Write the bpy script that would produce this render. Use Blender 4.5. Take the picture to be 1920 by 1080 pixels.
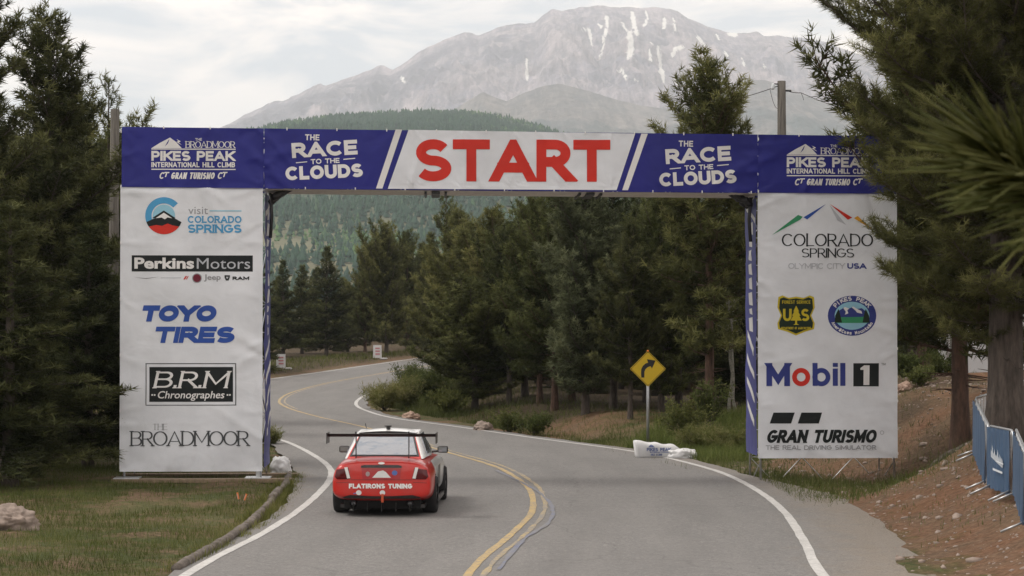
import bpy, bmesh, math, random
import numpy as np
from mathutils import Vector, Matrix, noise as mnoise

for o in list(bpy.data.objects):
    bpy.data.objects.remove(o, do_unlink=True)
scene = bpy.context.scene
COL = scene.collection
R = math.radians
HAZE_DENSITY = 9.8e-5

# ------------------------------------------------------------------ camera
FPX = 3733.33            # focal length in pixels of the 1920 wide photograph (70 mm)
CAM_H = 3.4
HORIZON = 610.0
cam_data = bpy.data.cameras.new('camera')
cam_data.lens = 70.0
cam_data.sensor_width = 36.0
cam_data.clip_start = 0.1
cam_data.clip_end = 40000.0
cam_data.dof.use_dof = True
cam_data.dof.focus_distance = 42.0
cam_data.dof.aperture_fstop = 20.0
cam = bpy.data.objects.new('camera', cam_data)
COL.objects.link(cam)
PITCH = math.atan((HORIZON - 540.0) / FPX)
cam.location = (0, 0, CAM_H)
cam.rotation_euler = (math.pi / 2 + PITCH, 0, 0)
scene.camera = cam

# ------------------------------------------------------------------ sky and sun
SUN_TO = Vector((-0.62, 0.10, 0.85)).normalized()
world = bpy.data.worlds.new('World')
scene.world = world
world.use_nodes = True
nt = world.node_tree
nt.nodes.clear()
def WN(t, **k):
    n = nt.nodes.new(t)
    for a, b in k.items():
        setattr(n, a, b)
    return n
sky = WN('ShaderNodeTexSky', sky_type='NISHITA', sun_disc=False)
sky.sun_elevation = math.asin(SUN_TO.z)
sky.sun_rotation = math.atan2(SUN_TO.x, SUN_TO.y)
sky.altitude = 2800
bg1 = WN('ShaderNodeBackground'); bg1.inputs['Strength'].default_value = 0.10
bg2 = WN('ShaderNodeBackground'); bg2.inputs['Strength'].default_value = 0.86
tc = WN('ShaderNodeTexCoord')
mp = WN('ShaderNodeMapping'); mp.inputs['Scale'].default_value = (1.0, 1.0, 2.6)
ns1 = WN('ShaderNodeTexNoise'); ns1.inputs['Scale'].default_value = 8.5; ns1.inputs['Detail'].default_value = 7; ns1.inputs['Roughness'].default_value = 0.55
ns1.inputs['Distortion'].default_value = 0.6
cr = WN('ShaderNodeValToRGB')
cr.color_ramp.elements[0].position = 0.40; cr.color_ramp.elements[0].color = (0.72, 0.745, 0.785, 1)
cr.color_ramp.elements[1].position = 0.55; cr.color_ramp.elements[1].color = (1.38, 1.215, 1.09, 1)
ns2 = WN('ShaderNodeTexNoise'); ns2.inputs['Scale'].default_value = 3.2; ns2.inputs['Detail'].default_value = 4
mr = WN('ShaderNodeMapRange'); mr.inputs['From Min'].default_value = 0.3; mr.inputs['From Max'].default_value = 0.55
mr.inputs['To Min'].default_value = 0.80; mr.inputs['To Max'].default_value = 1.0
mixs = WN('ShaderNodeMixShader'); outw = WN('ShaderNodeOutputWorld')
L = nt.links.new
L(tc.outputs['Generated'], mp.inputs['Vector']); L(mp.outputs[0], ns1.inputs['Vector']); L(mp.outputs[0], ns2.inputs['Vector'])
L(ns1.outputs['Fac'], cr.inputs['Fac']); L(cr.outputs['Color'], bg2.inputs['Color'])
L(sky.outputs[0], bg1.inputs['Color'])
L(ns2.outputs['Fac'], mr.inputs['Value']); L(mr.outputs[0], mixs.inputs['Fac'])
L(bg1.outputs[0], mixs.inputs[1]); L(bg2.outputs[0], mixs.inputs[2]); L(mixs.outputs[0], outw.inputs['Surface'])

sd = bpy.data.lights.new('sun', 'SUN'); sd.energy = 1.5; sd.angle = R(16); sd.color = (1.0, 0.95, 0.88)
sun = bpy.data.objects.new('sun', sd); COL.objects.link(sun)
sun.rotation_euler = SUN_TO.to_track_quat('Z', 'Y').to_euler()
sun.location = SUN_TO * 200

vs = scene.view_settings
vs.view_transform = 'Standard'; vs.look = 'None'; vs.exposure = 0.47; vs.gamma = 1.0
vs.use_curve_mapping = False
scene.render.engine = 'CYCLES'
scene.cycles.use_denoising = True
scene.cycles.max_bounces = 5
scene.cycles.diffuse_bounces = 2
scene.cycles.glossy_bounces = 3
scene.cycles.transmission_bounces = 4
scene.cycles.transparent_max_bounces = 6
scene.cycles.volume_bounces = 1
scene.cycles.use_adaptive_sampling = True
scene.cycles.adaptive_threshold = 0.015
scene.cycles.sample_clamp_indirect = 8

# ------------------------------------------------------------------ pixel <-> place helpers
CP, SP = math.cos(PITCH), math.sin(PITCH)
def ray(px, py):
    a = (px - 960.0) / FPX; b = (540.0 - py) / FPX
    return Vector((a, CP - b * SP, SP + b * CP))
def at(px, py, d):
    r = ray(px, py)
    return Vector((0, 0, CAM_H)) + r * (d / r.y)
def road_z(y):
    return 0.0242 * 7.0 * np.log1p(np.exp((np.minimum(np.asarray(y, float), 200.0).clip(-50) - 118.0) / 7.0))
def G(px, py):
    lo, hi = 5.0, 400.0
    for _ in range(60):
        m = (lo + hi) / 2
        p = at(px, py, m)
        if p.z > float(road_z(m)): lo = m
        else: hi = m
    return at(px, py, lo)
def catmull(pts, n=8):
    pts = [Vector(p) for p in pts]
    P = [pts[0] * 2 - pts[1]] + pts + [pts[-1] * 2 - pts[-2]]
    out = []
    for i in range(1, len(P) - 2):
        p0, p1, p2, p3 = P[i - 1:i + 3]
        for k in range(n):
            t = k / n
            out.append(0.5 * ((2 * p1) + (p2 - p0) * t + (2 * p0 - 5 * p1 + 4 * p2 - p3) * t * t + (3 * p1 - p0 - 3 * p2 + p3) * t ** 3))
    out.append(pts[-1])
    return out
def resample(pl, step):
    out = [pl[0].copy()]; acc = 0.0
    for a, b in zip(pl, pl[1:]):
        l = (b - a).length
        while acc + l >= step:
            t = (step - acc) / l
            a = a + (b - a) * t; l = (b - a).length; acc = 0
            out.append(a.copy())
        acc += l
    return out

# ------------------------------------------------------------------ object helpers
def tag(o, label=None, cat=None, group=None, kind=None):
    if label: o['label'] = label
    if cat: o['category'] = cat
    if group: o['group'] = group
    if kind: o['kind'] = kind
    return o
def link(o, parent=None):
    COL.objects.link(o)
    if parent is not None: o.parent = parent
    return o
def empty(name, loc=(0, 0, 0), rz=0.0):
    o = bpy.data.objects.new(name, None); o.empty_display_size = 0.3
    COL.objects.link(o); o.location = loc; o.rotation_euler = (0, 0, rz)
    return o
def add_mesh(name, verts, faces, mat=None, parent=None, smooth=False):
    me = bpy.data.meshes.new(name)
    me.from_pydata([tuple(v) for v in verts], [], faces)
    if smooth:
        me.polygons.foreach_set('use_smooth', [True] * len(me.polygons))
    me.update()
    if mat: me.materials.append(mat)
    return link(bpy.data.objects.new(name, me), parent)
def from_bm(name, bm, mat=None, parent=None, smooth=False):
    bmesh.ops.recalc_face_normals(bm, faces=bm.faces[:])
    me = bpy.data.meshes.new(name); bm.to_mesh(me); bm.free()
    if smooth: me.polygons.foreach_set('use_smooth', [True] * len(me.polygons))
    if mat: me.materials.append(mat)
    return link(bpy.data.objects.new(name, me), parent)
def np_mesh(name, V, T, mat=None, parent=None, attr=None, smooth=False, uvcol=None):
    me = bpy.data.meshes.new(name)
    V = np.ascontiguousarray(V, np.float32); T = np.ascontiguousarray(T, np.int32)
    k = T.shape[1]
    me.vertices.add(len(V)); me.vertices.foreach_set('co', V.ravel())
    me.loops.add(T.size); me.loops.foreach_set('vertex_index', T.ravel())
    me.polygons.add(len(T))
    me.polygons.foreach_set('loop_start', np.arange(0, T.size, k, dtype=np.int32))
    me.polygons.foreach_set('loop_total', np.full(len(T), k, np.int32))
    if smooth: me.polygons.foreach_set('use_smooth', np.ones(len(T), bool))
    me.update(calc_edges=True)
    if attr:
        for an, av in attr.items():
            a = me.attributes.new(an, 'FLOAT', 'POINT'); a.data.foreach_set('value', np.ascontiguousarray(av, np.float32))
    if mat: me.materials.append(mat)
    if name is None: return me
    return link(bpy.data.objects.new(name, me), parent)
def bm_box(bm, c, s, rot=None, bevel=0.0):
    m = Matrix.Translation(Vector(c))
    if rot is not None: m = m @ rot.to_4x4()
    m = m @ Matrix.Diagonal((s[0], s[1], s[2], 1))
    r = bmesh.ops.create_cube(bm, size=1.0, matrix=m)
    if bevel:
        es = list({e for v in r['verts'] for e in v.link_edges})
        bmesh.ops.bevel(bm, geom=es, offset=bevel, segments=2, affect='EDGES', profile=0.6)
def bm_tube(bm, pts, rad, sides=8, cap=True):
    pts = [Vector(p) for p in pts]
    rads = rad if isinstance(rad, (list, tuple)) else [rad] * len(pts)
    rings = []
    up = Vector((0, 0, 1))
    for i, p in enumerate(pts):
        d = (pts[min(i + 1, len(pts) - 1)] - pts[max(i - 1, 0)]).normalized()
        ref = up if abs(d.z) < 0.95 else Vector((1, 0, 0))
        a = d.cross(ref).normalized(); b = d.cross(a)
        rings.append([bm.verts.new(p + (a * math.cos(2 * math.pi * k / sides) + b * math.sin(2 * math.pi * k / sides)) * rads[i]) for k in range(sides)])
    for r0, r1 in zip(rings, rings[1:]):
        for k in range(sides):
            bm.faces.new((r0[k], r0[(k + 1) % sides], r1[(k + 1) % sides], r1[k]))
    if cap:
        bm.faces.new(rings[0][::-1]); bm.faces.new(rings[-1])
def tube(name, pts, rad, mat, parent=None, sides=8):
    bm = bmesh.new(); bm_tube(bm, pts, rad, sides); return from_bm(name, bm, mat, parent, True)
def box(name, c, s, mat, parent=None, bevel=0.0, rot=None):
    bm = bmesh.new(); bm_box(bm, c, s, rot, bevel); return from_bm(name, bm, mat, parent)

# ------------------------------------------------------------------ materials
MATS = {}
class NB:
    def __init__(s, name):
        s.m = bpy.data.materials.new(name); s.m.use_nodes = True
        s.t = s.m.node_tree; s.p = s.t.nodes['Principled BSDF']; s.o = s.t.nodes['Material Output']
    def n(s, t, **k):
        x = s.t.nodes.new(t)
        for a, b in k.items(): setattr(x, a, b)
        return x
    def l(s, a, b): s.t.links.new(a, b)
    def noise(s, scale, detail=4, rough=0.55, vec=None, dist=0.0):
        x = s.n('ShaderNodeTexNoise'); x.inputs['Scale'].default_value = scale; x.inputs['Detail'].default_value = detail
        x.inputs['Roughness'].default_value = rough; x.inputs['Distortion'].default_value = dist
        if vec is not None: s.l(vec, x.inputs['Vector'])
        return x.outputs['Fac']
    def ramp(s, fac, stops):
        x = s.n('ShaderNodeValToRGB'); e = x.color_ramp.elements
        while len(e) < len(stops): e.new(0.5)
        for i, (p, c) in enumerate(stops):
            e[i].position = p; e[i].color = (c[0], c[1], c[2], 1)
        s.l(fac, x.inputs['Fac']); return x.outputs['Color']
    def mix(s, fac, a, b, mode='MIX'):
        x = s.n('ShaderNodeMix', data_type='RGBA', blend_type=mode)
        for v, i in ((fac, 0), (a, 6), (b, 7)):
            if hasattr(v, 'node'): s.l(v, x.inputs[i])
            elif isinstance(v, (int, float)): x.inputs[i].default_value = v
            else: x.inputs[i].default_value = (v[0], v[1], v[2], 1)
        return x.outputs[2]
    def rng(s, v, a, b, c, d):
        x = s.n('ShaderNodeMapRange'); s.l(v, x.inputs['Value'])
        for i, q in zip(('From Min', 'From Max', 'To Min', 'To Max'), (a, b, c, d)): x.inputs[i].default_value = q
        return x.outputs[0]
    def math(s, op, a, b=0.0):
        x = s.n('ShaderNodeMath', operation=op)
        for v, i in ((a, 0), (b, 1)):
            if hasattr(v, 'node'): s.l(v, x.inputs[i])
            else: x.inputs[i].default_value = v
        return x.outputs[0]
    def pos(s): return s.n('ShaderNodeNewGeometry').outputs['Position']
    def obj(s): return s.n('ShaderNodeTexCoord').outputs['Object']
    def scale(s, vec, sc):
        x = s.n('ShaderNodeMapping'); x.inputs['Scale'].default_value = sc; s.l(vec, x.inputs['Vector']); return x.outputs[0]
    def base(s, c):
        if hasattr(c, 'node'): s.l(c, s.p.inputs['Base Color'])
        else: s.p.inputs['Base Color'].default_value = (c[0], c[1], c[2], 1)
    def bump(s, h, strength=0.3, dist=0.02):
        x = s.n('ShaderNodeBump'); x.inputs['Strength'].default_value = strength; x.inputs['Distance'].default_value = dist
        s.l(h, x.inputs['Height']); s.l(x.outputs[0], s.p.inputs['Normal'])
    def set(s, **k):
        for a, b in k.items(): s.p.inputs[a.replace('_', ' ')].default_value = b
        return s
def plain(name, col, rough=0.6, metal=0.0, var=0.12, scale=6.0, bump=0.0):
    if name in MATS: return MATS[name]
    b = NB(name)
    f = b.noise(scale, 5, 0.6, b.obj())
    b.base(b.mix(b.rng(f, 0.3, 0.7, 0, 1), [c * (1 - var) for c in col], [min(1, c * (1 + var)) for c in col]))
    b.set(Roughness=rough, Metallic=metal)
    if bump: b.bump(b.noise(scale * 8, 4, 0.6, b.obj()), bump, 0.01)
    MATS[name] = b.m
    return b.m

def m_asphalt():
    b = NB('asphalt'); p = b.pos()
    fine = b.noise(38, 3, 0.7, p); mid = b.noise(2.2, 5, 0.6, p); big = b.noise(0.28, 4, 0.55, p)
    streak = b.noise(0.6, 4, 0.6, b.scale(p, (2.4, 0.22, 1)))
    c = b.ramp(fine, [(0.28, (0.128, 0.124, 0.120)), (0.5, (0.190, 0.184, 0.178)), (0.74, (0.262, 0.254, 0.246))])
    c = b.mix(b.rng(b.noise(13, 4, 0.75, p), 0.5, 0.66, 0, 0.62), c, (0.32, 0.306, 0.288))
    c = b.mix(b.rng(b.noise(17, 3, 0.7, p), 0.56, 0.68, 0, 0.65), c, (0.08, 0.078, 0.075))
    c = b.mix(b.rng(big, 0.35, 0.65, 0, 0.4), c, (0.16, 0.155, 0.15))
    lat = b.n('ShaderNodeAttribute', attribute_name='lat').outputs['Fac']
    wob = b.math('ADD', b.math('ABSOLUTE', lat), b.rng(b.noise(0.35, 3, 0.5, p), 0.2, 0.8, -0.5, 0.5))
    for mid_ in (1.05, 2.75):
        tr_ = b.math('ABSOLUTE', b.math('SUBTRACT', wob, mid_))
        c = b.mix(b.math('MULTIPLY', b.rng(tr_, 0.0, 0.55, 0.30, 0.0), b.rng(b.noise(1.1, 4, 0.6, p), 0.3, 0.7, 0.4, 1.0)), c, (0.125, 0.121, 0.117))
    edge = b.math('ADD', b.math('ABSOLUTE', lat), b.rng(b.noise(1.6, 5, 0.7, p), 0.2, 0.8, -0.7, 0.7))
    c = b.mix(b.rng(edge, 4.4, 5.6, 0.0, 0.6), c, b.ramp(fine, [(0.3, (0.17, 0.135, 0.10)), (0.7, (0.31, 0.26, 0.205))]))
    c = b.mix(b.rng(streak, 0.45, 0.7, 0, 0.35), c, (0.235, 0.226, 0.215))
    c = b.mix(b.rng(mid, 0.55, 0.75, 0, 0.3), c, (0.13, 0.127, 0.124))
    v = b.n('ShaderNodeTexVoronoi', feature='DISTANCE_TO_EDGE'); v.inputs['Scale'].default_value = 0.17
    wv = b.n('ShaderNodeVectorMath', operation='ADD')
    nz = b.n('ShaderNodeTexNoise'); nz.inputs['Scale'].default_value = 0.8; b.l(p, nz.inputs['Vector'])
    b.l(p, wv.inputs[0]); b.l(nz.outputs['Color'], wv.inputs[1]); b.l(wv.outputs[0], v.inputs['Vector'])
    crack = b.rng(v.outputs['Distance'], 0.0, 0.0045, 0.28, 0.0)
    c = b.mix(crack, c, (0.06, 0.058, 0.056))
    c = b.mix(1.0, c, (0.93, 0.93, 0.93), 'MULTIPLY')
    b.base(c); b.set(Roughness=0.82); b.p.inputs['Specular IOR Level'].default_value = 0.25; b.bump(fine, 0.35, 0.01)
    return b.m
def m_paint(name, col, wear=0.5):
    b = NB(name); p = b.pos()
    f = b.noise(9, 6, 0.7, p); g = b.noise(1.3, 4, 0.6, p)
    w = b.math('ADD', b.math('ADD', b.rng(f, 0.42, 0.72, 0, wear), b.rng(g, 0.4, 0.75, 0, wear * 0.6)), b.rng(b.noise(28, 3, 0.7, p), 0.5, 0.62, 0, wear * 0.7))
    w = b.math('MINIMUM', w, 0.97)
    b.base(b.mix(w, col, (0.19, 0.183, 0.176))); b.set(Roughness=0.75)
    return b.m
def m_ground():
    b = NB('ground_soil'); p = b.pos()
    big = b.noise(0.11, 5, 0.6, p); mid = b.noise(0.9, 5, 0.65, p); fine = b.noise(9, 4, 0.7, p)
    soil = b.ramp(fine, [(0.25, (0.075, 0.048, 0.030)), (0.55, (0.155, 0.102, 0.066)), (0.8, (0.26, 0.185, 0.13))])
    red = b.ramp(fine, [(0.25, (0.095, 0.048, 0.028)), (0.6, (0.20, 0.108, 0.064)), (0.85, (0.29, 0.18, 0.12))])
    soil = b.mix(b.rng(mid, 0.4, 0.62, 0, 1), soil, red)
    green = b.ramp(fine, [(0.25, (0.030, 0.038, 0.013)), (0.55, (0.070, 0.082, 0.030)), (0.8, (0.15, 0.145, 0.065))])
    a = b.n('ShaderNodeAttribute', attribute_name='grassy').outputs['Fac']
    f = b.math('ADD', a, b.rng(mid, 0.35, 0.65, -0.35, 0.35))
    c = b.mix(b.rng(f, 0.3, 0.75, 0, 1), soil, green)
    c = b.mix(b.rng(big, 0.45, 0.65, 0, 0.35), c, (0.20, 0.165, 0.09))
    li = b.n('ShaderNodeAttribute', attribute_name='litter').outputs['Fac']
    c = b.mix(li, c, b.ramp(fine, [(0.3, (0.030, 0.022, 0.015)), (0.7, (0.085, 0.062, 0.040))]))
    far = b.n('ShaderNodeSeparateXYZ'); b.l(p, far.inputs[0])
    c = b.mix(b.rng(far.outputs['Y'], 250, 900, 0, 0.8), c, (0.075, 0.082, 0.045))
    b.base(c); b.set(Roughness=0.95); b.p.inputs['Specular IOR Level'].default_value = 0.15; b.bump(b.noise(14, 5, 0.7, p), 0.8, 0.06)
    return b.m
def m_bark(name, c0, c1, sc=(9, 9, 1.6)):
    b = NB(name); o = b.scale(b.obj(), sc)
    f = b.noise(1.4, 6, 0.7, o)
    b.base(b.ramp(f, [(0.3, c0), (0.65, c1)])); b.set(Roughness=0.95); b.bump(f, 0.9, 0.05)
    return b.m
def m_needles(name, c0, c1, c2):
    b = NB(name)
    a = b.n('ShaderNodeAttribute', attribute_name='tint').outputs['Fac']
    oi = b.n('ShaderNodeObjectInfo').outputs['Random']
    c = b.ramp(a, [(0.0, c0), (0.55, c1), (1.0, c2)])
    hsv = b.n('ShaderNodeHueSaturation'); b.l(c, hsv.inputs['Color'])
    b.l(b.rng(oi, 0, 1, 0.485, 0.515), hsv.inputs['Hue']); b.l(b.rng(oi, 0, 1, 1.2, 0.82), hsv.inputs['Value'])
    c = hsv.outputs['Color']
    d = b.p; b.base(c); b.set(Roughness=0.6); b.p.inputs['Specular IOR Level'].default_value = 0.12
    tr = b.n('ShaderNodeBsdfTranslucent'); b.l(c, tr.inputs['Color'])
    mx = b.n('ShaderNodeMixShader'); mx.inputs[0].default_value = 0.22
    b.l(d.outputs[0], mx.inputs[1]); b.l(tr.outputs[0], mx.inputs[2]); b.l(mx.outputs[0], b.o.inputs['Surface'])
    return b.m
def m_banner(name, col, rough=0.45):
    b = NB(name); p = b.obj()
    f = b.noise(0.9, 2, 0.4, b.scale(p, (1, 1, 1.6)), 1.2); g = b.noise(2.6, 2, 0.45, p, 1.5)
    c = b.mix(b.rng(b.noise(0.7, 4, 0.6, p), 0.35, 0.7, 0, 1.0), col, [q * 0.80 + 0.003 for q in col])
    b.base(c); b.set(Roughness=rough); b.p.inputs['Specular IOR Level'].default_value = 0.22
    h = b.math('ADD', b.math('MULTIPLY', f, 1.0), b.math('MULTIPLY', g, 0.28))
    b.bump(h, 0.45, 0.05)
    return b.m
ASPHALT = m_asphalt()
PAINT_W = m_paint('road_paint_white', (0.56, 0.55, 0.53), 0.4)
PAINT_Y = m_paint('road_paint_yellow', (0.50, 0.345, 0.115), 0.75)
PAINT_B = m_paint('road_paint_blue', (0.13, 0.15, 0.23), 1.1)
PAINT_Y2 = m_paint('road_paint_yellow_worn', (0.46, 0.34, 0.14), 1.15)
GROUND = m_ground()
BARK = m_bark('bark_grey_brown', (0.035, 0.028, 0.023), (0.13, 0.105, 0.088))
BARK_RED = m_bark('bark_reddish', (0.035, 0.022, 0.016), (0.15, 0.088, 0.062))
BARK_PALE = m_bark('bark_pale', (0.14, 0.135, 0.11), (0.36, 0.35, 0.30), (4, 4, 9))
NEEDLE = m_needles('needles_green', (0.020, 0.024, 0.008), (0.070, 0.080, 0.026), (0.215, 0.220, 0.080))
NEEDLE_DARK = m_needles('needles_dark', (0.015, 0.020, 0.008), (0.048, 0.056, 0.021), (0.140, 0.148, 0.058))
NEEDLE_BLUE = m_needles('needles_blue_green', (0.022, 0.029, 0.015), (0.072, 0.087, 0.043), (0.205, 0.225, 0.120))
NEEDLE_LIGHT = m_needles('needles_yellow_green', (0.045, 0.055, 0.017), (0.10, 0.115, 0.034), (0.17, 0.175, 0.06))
STEEL = plain('galvanised_steel', (0.42, 0.43, 0.44), 0.4, 0.7)
ALU = plain('truss_aluminium', (0.55, 0.56, 0.57), 0.35, 0.8)
BLACK = plain('black_plastic', (0.018, 0.018, 0.019), 0.5)
WOOD = plain('weathered_plank', (0.23, 0.17, 0.115), 0.85, 0, 0.3, 9)
CREAM = plain('cream_fabric', (0.66, 0.62, 0.56), 0.8)
# ================================================================== ROAD AND GROUND
V2 = lambda x, y: Vector((x, y, 0))
EDGE_L = catmull([V2(-4.6, 6), V2(-4.6, 16), V2(-4.42, 27), V2(-4.03, 32.7), V2(-3.88, 38), V2(-4.02, 44.2), V2(-4.6, 49), V2(-6.15, 56.3), V2(-7.4, 60.4),
                  V2(-11.3, 71), V2(-14.2, 83), V2(-15.7, 96), V2(-15.9, 108), V2(-14.8, 118.5), V2(-12.5, 130), V2(-9.6, 143), V2(-6.4, 155), V2(0, 166), V2(9, 173), V2(24, 180), V2(50, 186)], 8)
LINE_Y = catmull([V2(-0.9, 6), V2(-0.9, 18), V2(-0.5, 27), V2(0.02, 31.7), V2(0.36, 34.8), V2(0.5, 37.5), V2(0.40, 42), V2(-0.3, 47.7), V2(-1.9, 54.2), V2(-4.5, 65.1), V2(-7.1, 73.8),
                  V2(-9.15, 82), V2(-10.4, 90), V2(-10.95, 101), V2(-10.4, 115), V2(-8.0, 130), V2(-4.7, 143), V2(2, 155), V2(11, 162), V2(25, 168), V2(50, 174)], 8)
EDGE_R = catmull([V2(3.6, 6), V2(3.8, 18), V2(4.2, 27), V2(4.55, 31), V2(4.95, 36.5), V2(5.0, 42), V2(4.62, 47.2), V2(3.28, 53.3), V2(0.64, 59.9), V2(-1.97, 66.8), V2(-4.27, 72.5), V2(-5.67, 78.4),
                  V2(-6.65, 85), V2(-7.05, 94), V2(-6.75, 106), V2(-5.4, 119), V2(-2.6, 130), V2(3.5, 142), V2(12, 150.5), V2(25, 157), V2(50, 163)], 8)
def offset(pl, d):
    out = []
    for i, p in enumerate(pl):
        t = (pl[min(i + 1, len(pl) - 1)] - pl[max(i - 1, 0)]); t.z = 0; t.normalize()
        out.append(p + Vector((-t.y, t.x, 0)) * d)          # +d = to the left of travel
    return out
C_NP = np.array([(p.x, p.y) for p in resample(LINE_Y, 1.5)])
L_NP = np.array([(p.x, p.y) for p in resample(EDGE_L, 1.5)])
R_NP = np.array([(p.x, p.y) for p in resample(EDGE_R, 1.5)])
def seg_dist(X, Y, PL):
    d2 = np.full(X.shape, 1e12)
    for (ax, ay), (bx, by) in zip(PL[:-1], PL[1:]):
        vx, vy = bx - ax, by - ay; l2 = vx * vx + vy * vy + 1e-9
        t = np.clip(((X - ax) * vx + (Y - ay) * vy) / l2, 0, 1)
        d2 = np.minimum(d2, (X - ax - t * vx) ** 2 + (Y - ay - t * vy) ** 2)
    return np.sqrt(d2)
def sstep(a, b, x):
    t = np.clip((x - a) / (b - a), 0, 1); return t * t * (3 - 2 * t)
def vnoise(X, Y, s, seed=0):
    # cheap smooth value noise
    x = X * s + seed * 17.3; y = Y * s - seed * 9.7
    xi = np.floor(x); yi = np.floor(y); fx = x - xi; fy = y - yi
    fx = fx * fx * (3 - 2 * fx); fy = fy * fy * (3 - 2 * fy)
    def h(a, b):
        v = np.sin(a * 127.1 + b * 311.7 + seed * 74.7) * 43758.5453
        return v - np.floor(v)
    return (h(xi, yi) * (1 - fx) + h(xi + 1, yi) * fx) * (1 - fy) + (h(xi, yi + 1) * (1 - fx) + h(xi + 1, yi + 1) * fx) * fy
def fbm(X, Y, s, oct=4, seed=0, gain=0.5):
    v = np.zeros_like(X, dtype=float); a = 1.0; t = 0
    for k in range(oct):
        v += a * vnoise(X, Y, s * 2.03 ** k, seed + k); t += a; a *= gain
    return v / t
SHOULDER_R = 0.45
def shoulder_l(y): return float(np.interp(y, [0, 28, 33, 38, 42, 45, 50, 60, 70], [.25, .25, .30, .42, .65, .85, .9, .5, .35]))
def h_np(X, Y):
    X = np.asarray(X, float); Y = np.asarray(Y, float)
    base = road_z(Y)
    near = (np.abs(X) < 120) & (Y < 260)
    dc = np.full(X.shape, 200.0); dr = np.full(X.shape, 200.0)
    if near.any():
        dc[near] = seg_dist(X[near], Y[near], C_NP)
        dr[near] = seg_dist(X[near], Y[near], R_NP)
    e = dc - 4.6
    cutb = np.exp(-((Y - 43.5) / 3.2) ** 2)
    bank = 1.75 * np.where(True, (lambda t: t * t * (3 - 2 * t))(np.clip((X - 6.0 - 1.7 * cutb) / (5.0 + 0.2 * cutb), 0, 1)), 0) * sstep(76, 50, Y) + 1.0 * sstep(11, 30, X) * sstep(90, 45, Y)
    isl = (X > -6) & (Y > 48) & (dc > 4)
    inner = 0.55 * sstep(0.8, 6.0, dr) * sstep(-6, 2, X) * sstep(50, 58, Y) * sstep(150, 110, Y) * sstep(0.3, 2.5, e)
    mound = 0.35 * np.exp(-(((X - 2.6) / 2.2) ** 2 + ((Y - 63) / 3.0) ** 2)) * sstep(0.8, 2.6, e)
    und = (fbm(X, Y, 0.16, 3, 3) - 0.5) * 0.35 * sstep(0.6, 4.0, e) + (fbm(X, Y, 0.9, 3, 5) - 0.5) * 0.14 * sstep(0.5, 1.6, e)
    und2 = (fbm(X, Y, 0.5, 3, 8) - 0.5) * 0.5 * sstep(8.0, 10.0, X) * sstep(80, 60, Y)
    sink = -0.05 * sstep(1.4, 0.8, e)
    return base + bank + inner + mound + und + und2 + sink
def hz(x, y):
    return float(h_np(np.array([x]), np.array([y]))[0])

def axis(fine, step, far):
    a = np.arange(fine[0], fine[1] + 1e-6, step)
    lo = []; s = step; v = fine[0]
    while v > far[0]:
        s *= 1.3; v -= s; lo.append(v)
    hi = []; s = step; v = fine[1]
    while v < far[1]:
        s *= 1.3; v += s; hi.append(v)
    return np.array(lo[::-1] + list(a) + hi)
gx = axis((-30, 26), 0.4, (-14000, 14000)); gy = axis((14, 120), 0.5, (-3000, 14000))
GX, GY = np.meshgrid(gx, gy)
GZ = h_np(GX, GY)
dL = seg_dist(GX.ravel(), GY.ravel(), L_NP).reshape(GX.shape); dR = seg_dist(GX.ravel(), GY.ravel(), R_NP).reshape(GX.shape)
grassy = 0.72 - 0.85 * sstep(5.2, 7.5, GX) * sstep(75, 52, GY)                      # dirt bank on the right
grassy = np.where((GX < -4), 0.62 + 0.25 * (fbm(GX, GY, 0.3, 3, 11) - 0.5), grassy)
grassy -= 0.55 * np.exp(-(((GX - 2.4) / 3.0) ** 2 + ((GY - 64) / 3.6) ** 2))          # bare mound behind the verge
grassy = np.where(GY > 70, np.minimum(grassy, 0.45), grassy)
edge_d = np.minimum(dL, dR)
grassy -= 0.35 * np.exp(-(edge_d / 1.0) ** 2) * (GY > 60)
grassy += 0.3 * sstep(-1, -4, GX) * sstep(68, 74, GY) * sstep(100, 90, GY) * (dR < 6)
litter = np.maximum(sstep(-4, 0, GX) * sstep(65, 68, GY) * sstep(14, 9, GX), sstep(-7, -10, GX) * sstep(44, 50, GY) * sstep(0.6, 0.45, fbm(GX, GY, 0.12, 2, 77))) * (GY < 260) * sstep(1.0, 2.5, edge_d) * 0.95
litter = np.maximum(litter, sstep(8.2, 9.6, GX) * sstep(70, 60, GY) * sstep(.44, .58, fbm(GX, GY, .45, 3, 83)) * .75)
litter = np.maximum(litter, (GY > 150) * sstep(2.5, 5, edge_d) * (GY < 400) * 0.7)
ny, nx = GX.shape
idx = np.arange(ny * nx).reshape(ny, nx)
quads = np.stack([idx[:-1, :-1], idx[:-1, 1:], idx[1:, 1:], idx[1:, :-1]], -1).reshape(-1, 4)
ground = np_mesh('ground', np.stack([GX, GY, GZ], -1).reshape(-1, 3), quads, GROUND, attr={'grassy': np.clip(grassy, 0, 1).ravel(), 'litter': litter.ravel()}, smooth=True)
tag(ground, kind='structure', label='soil and grass ground with dirt bank beside the road')

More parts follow.
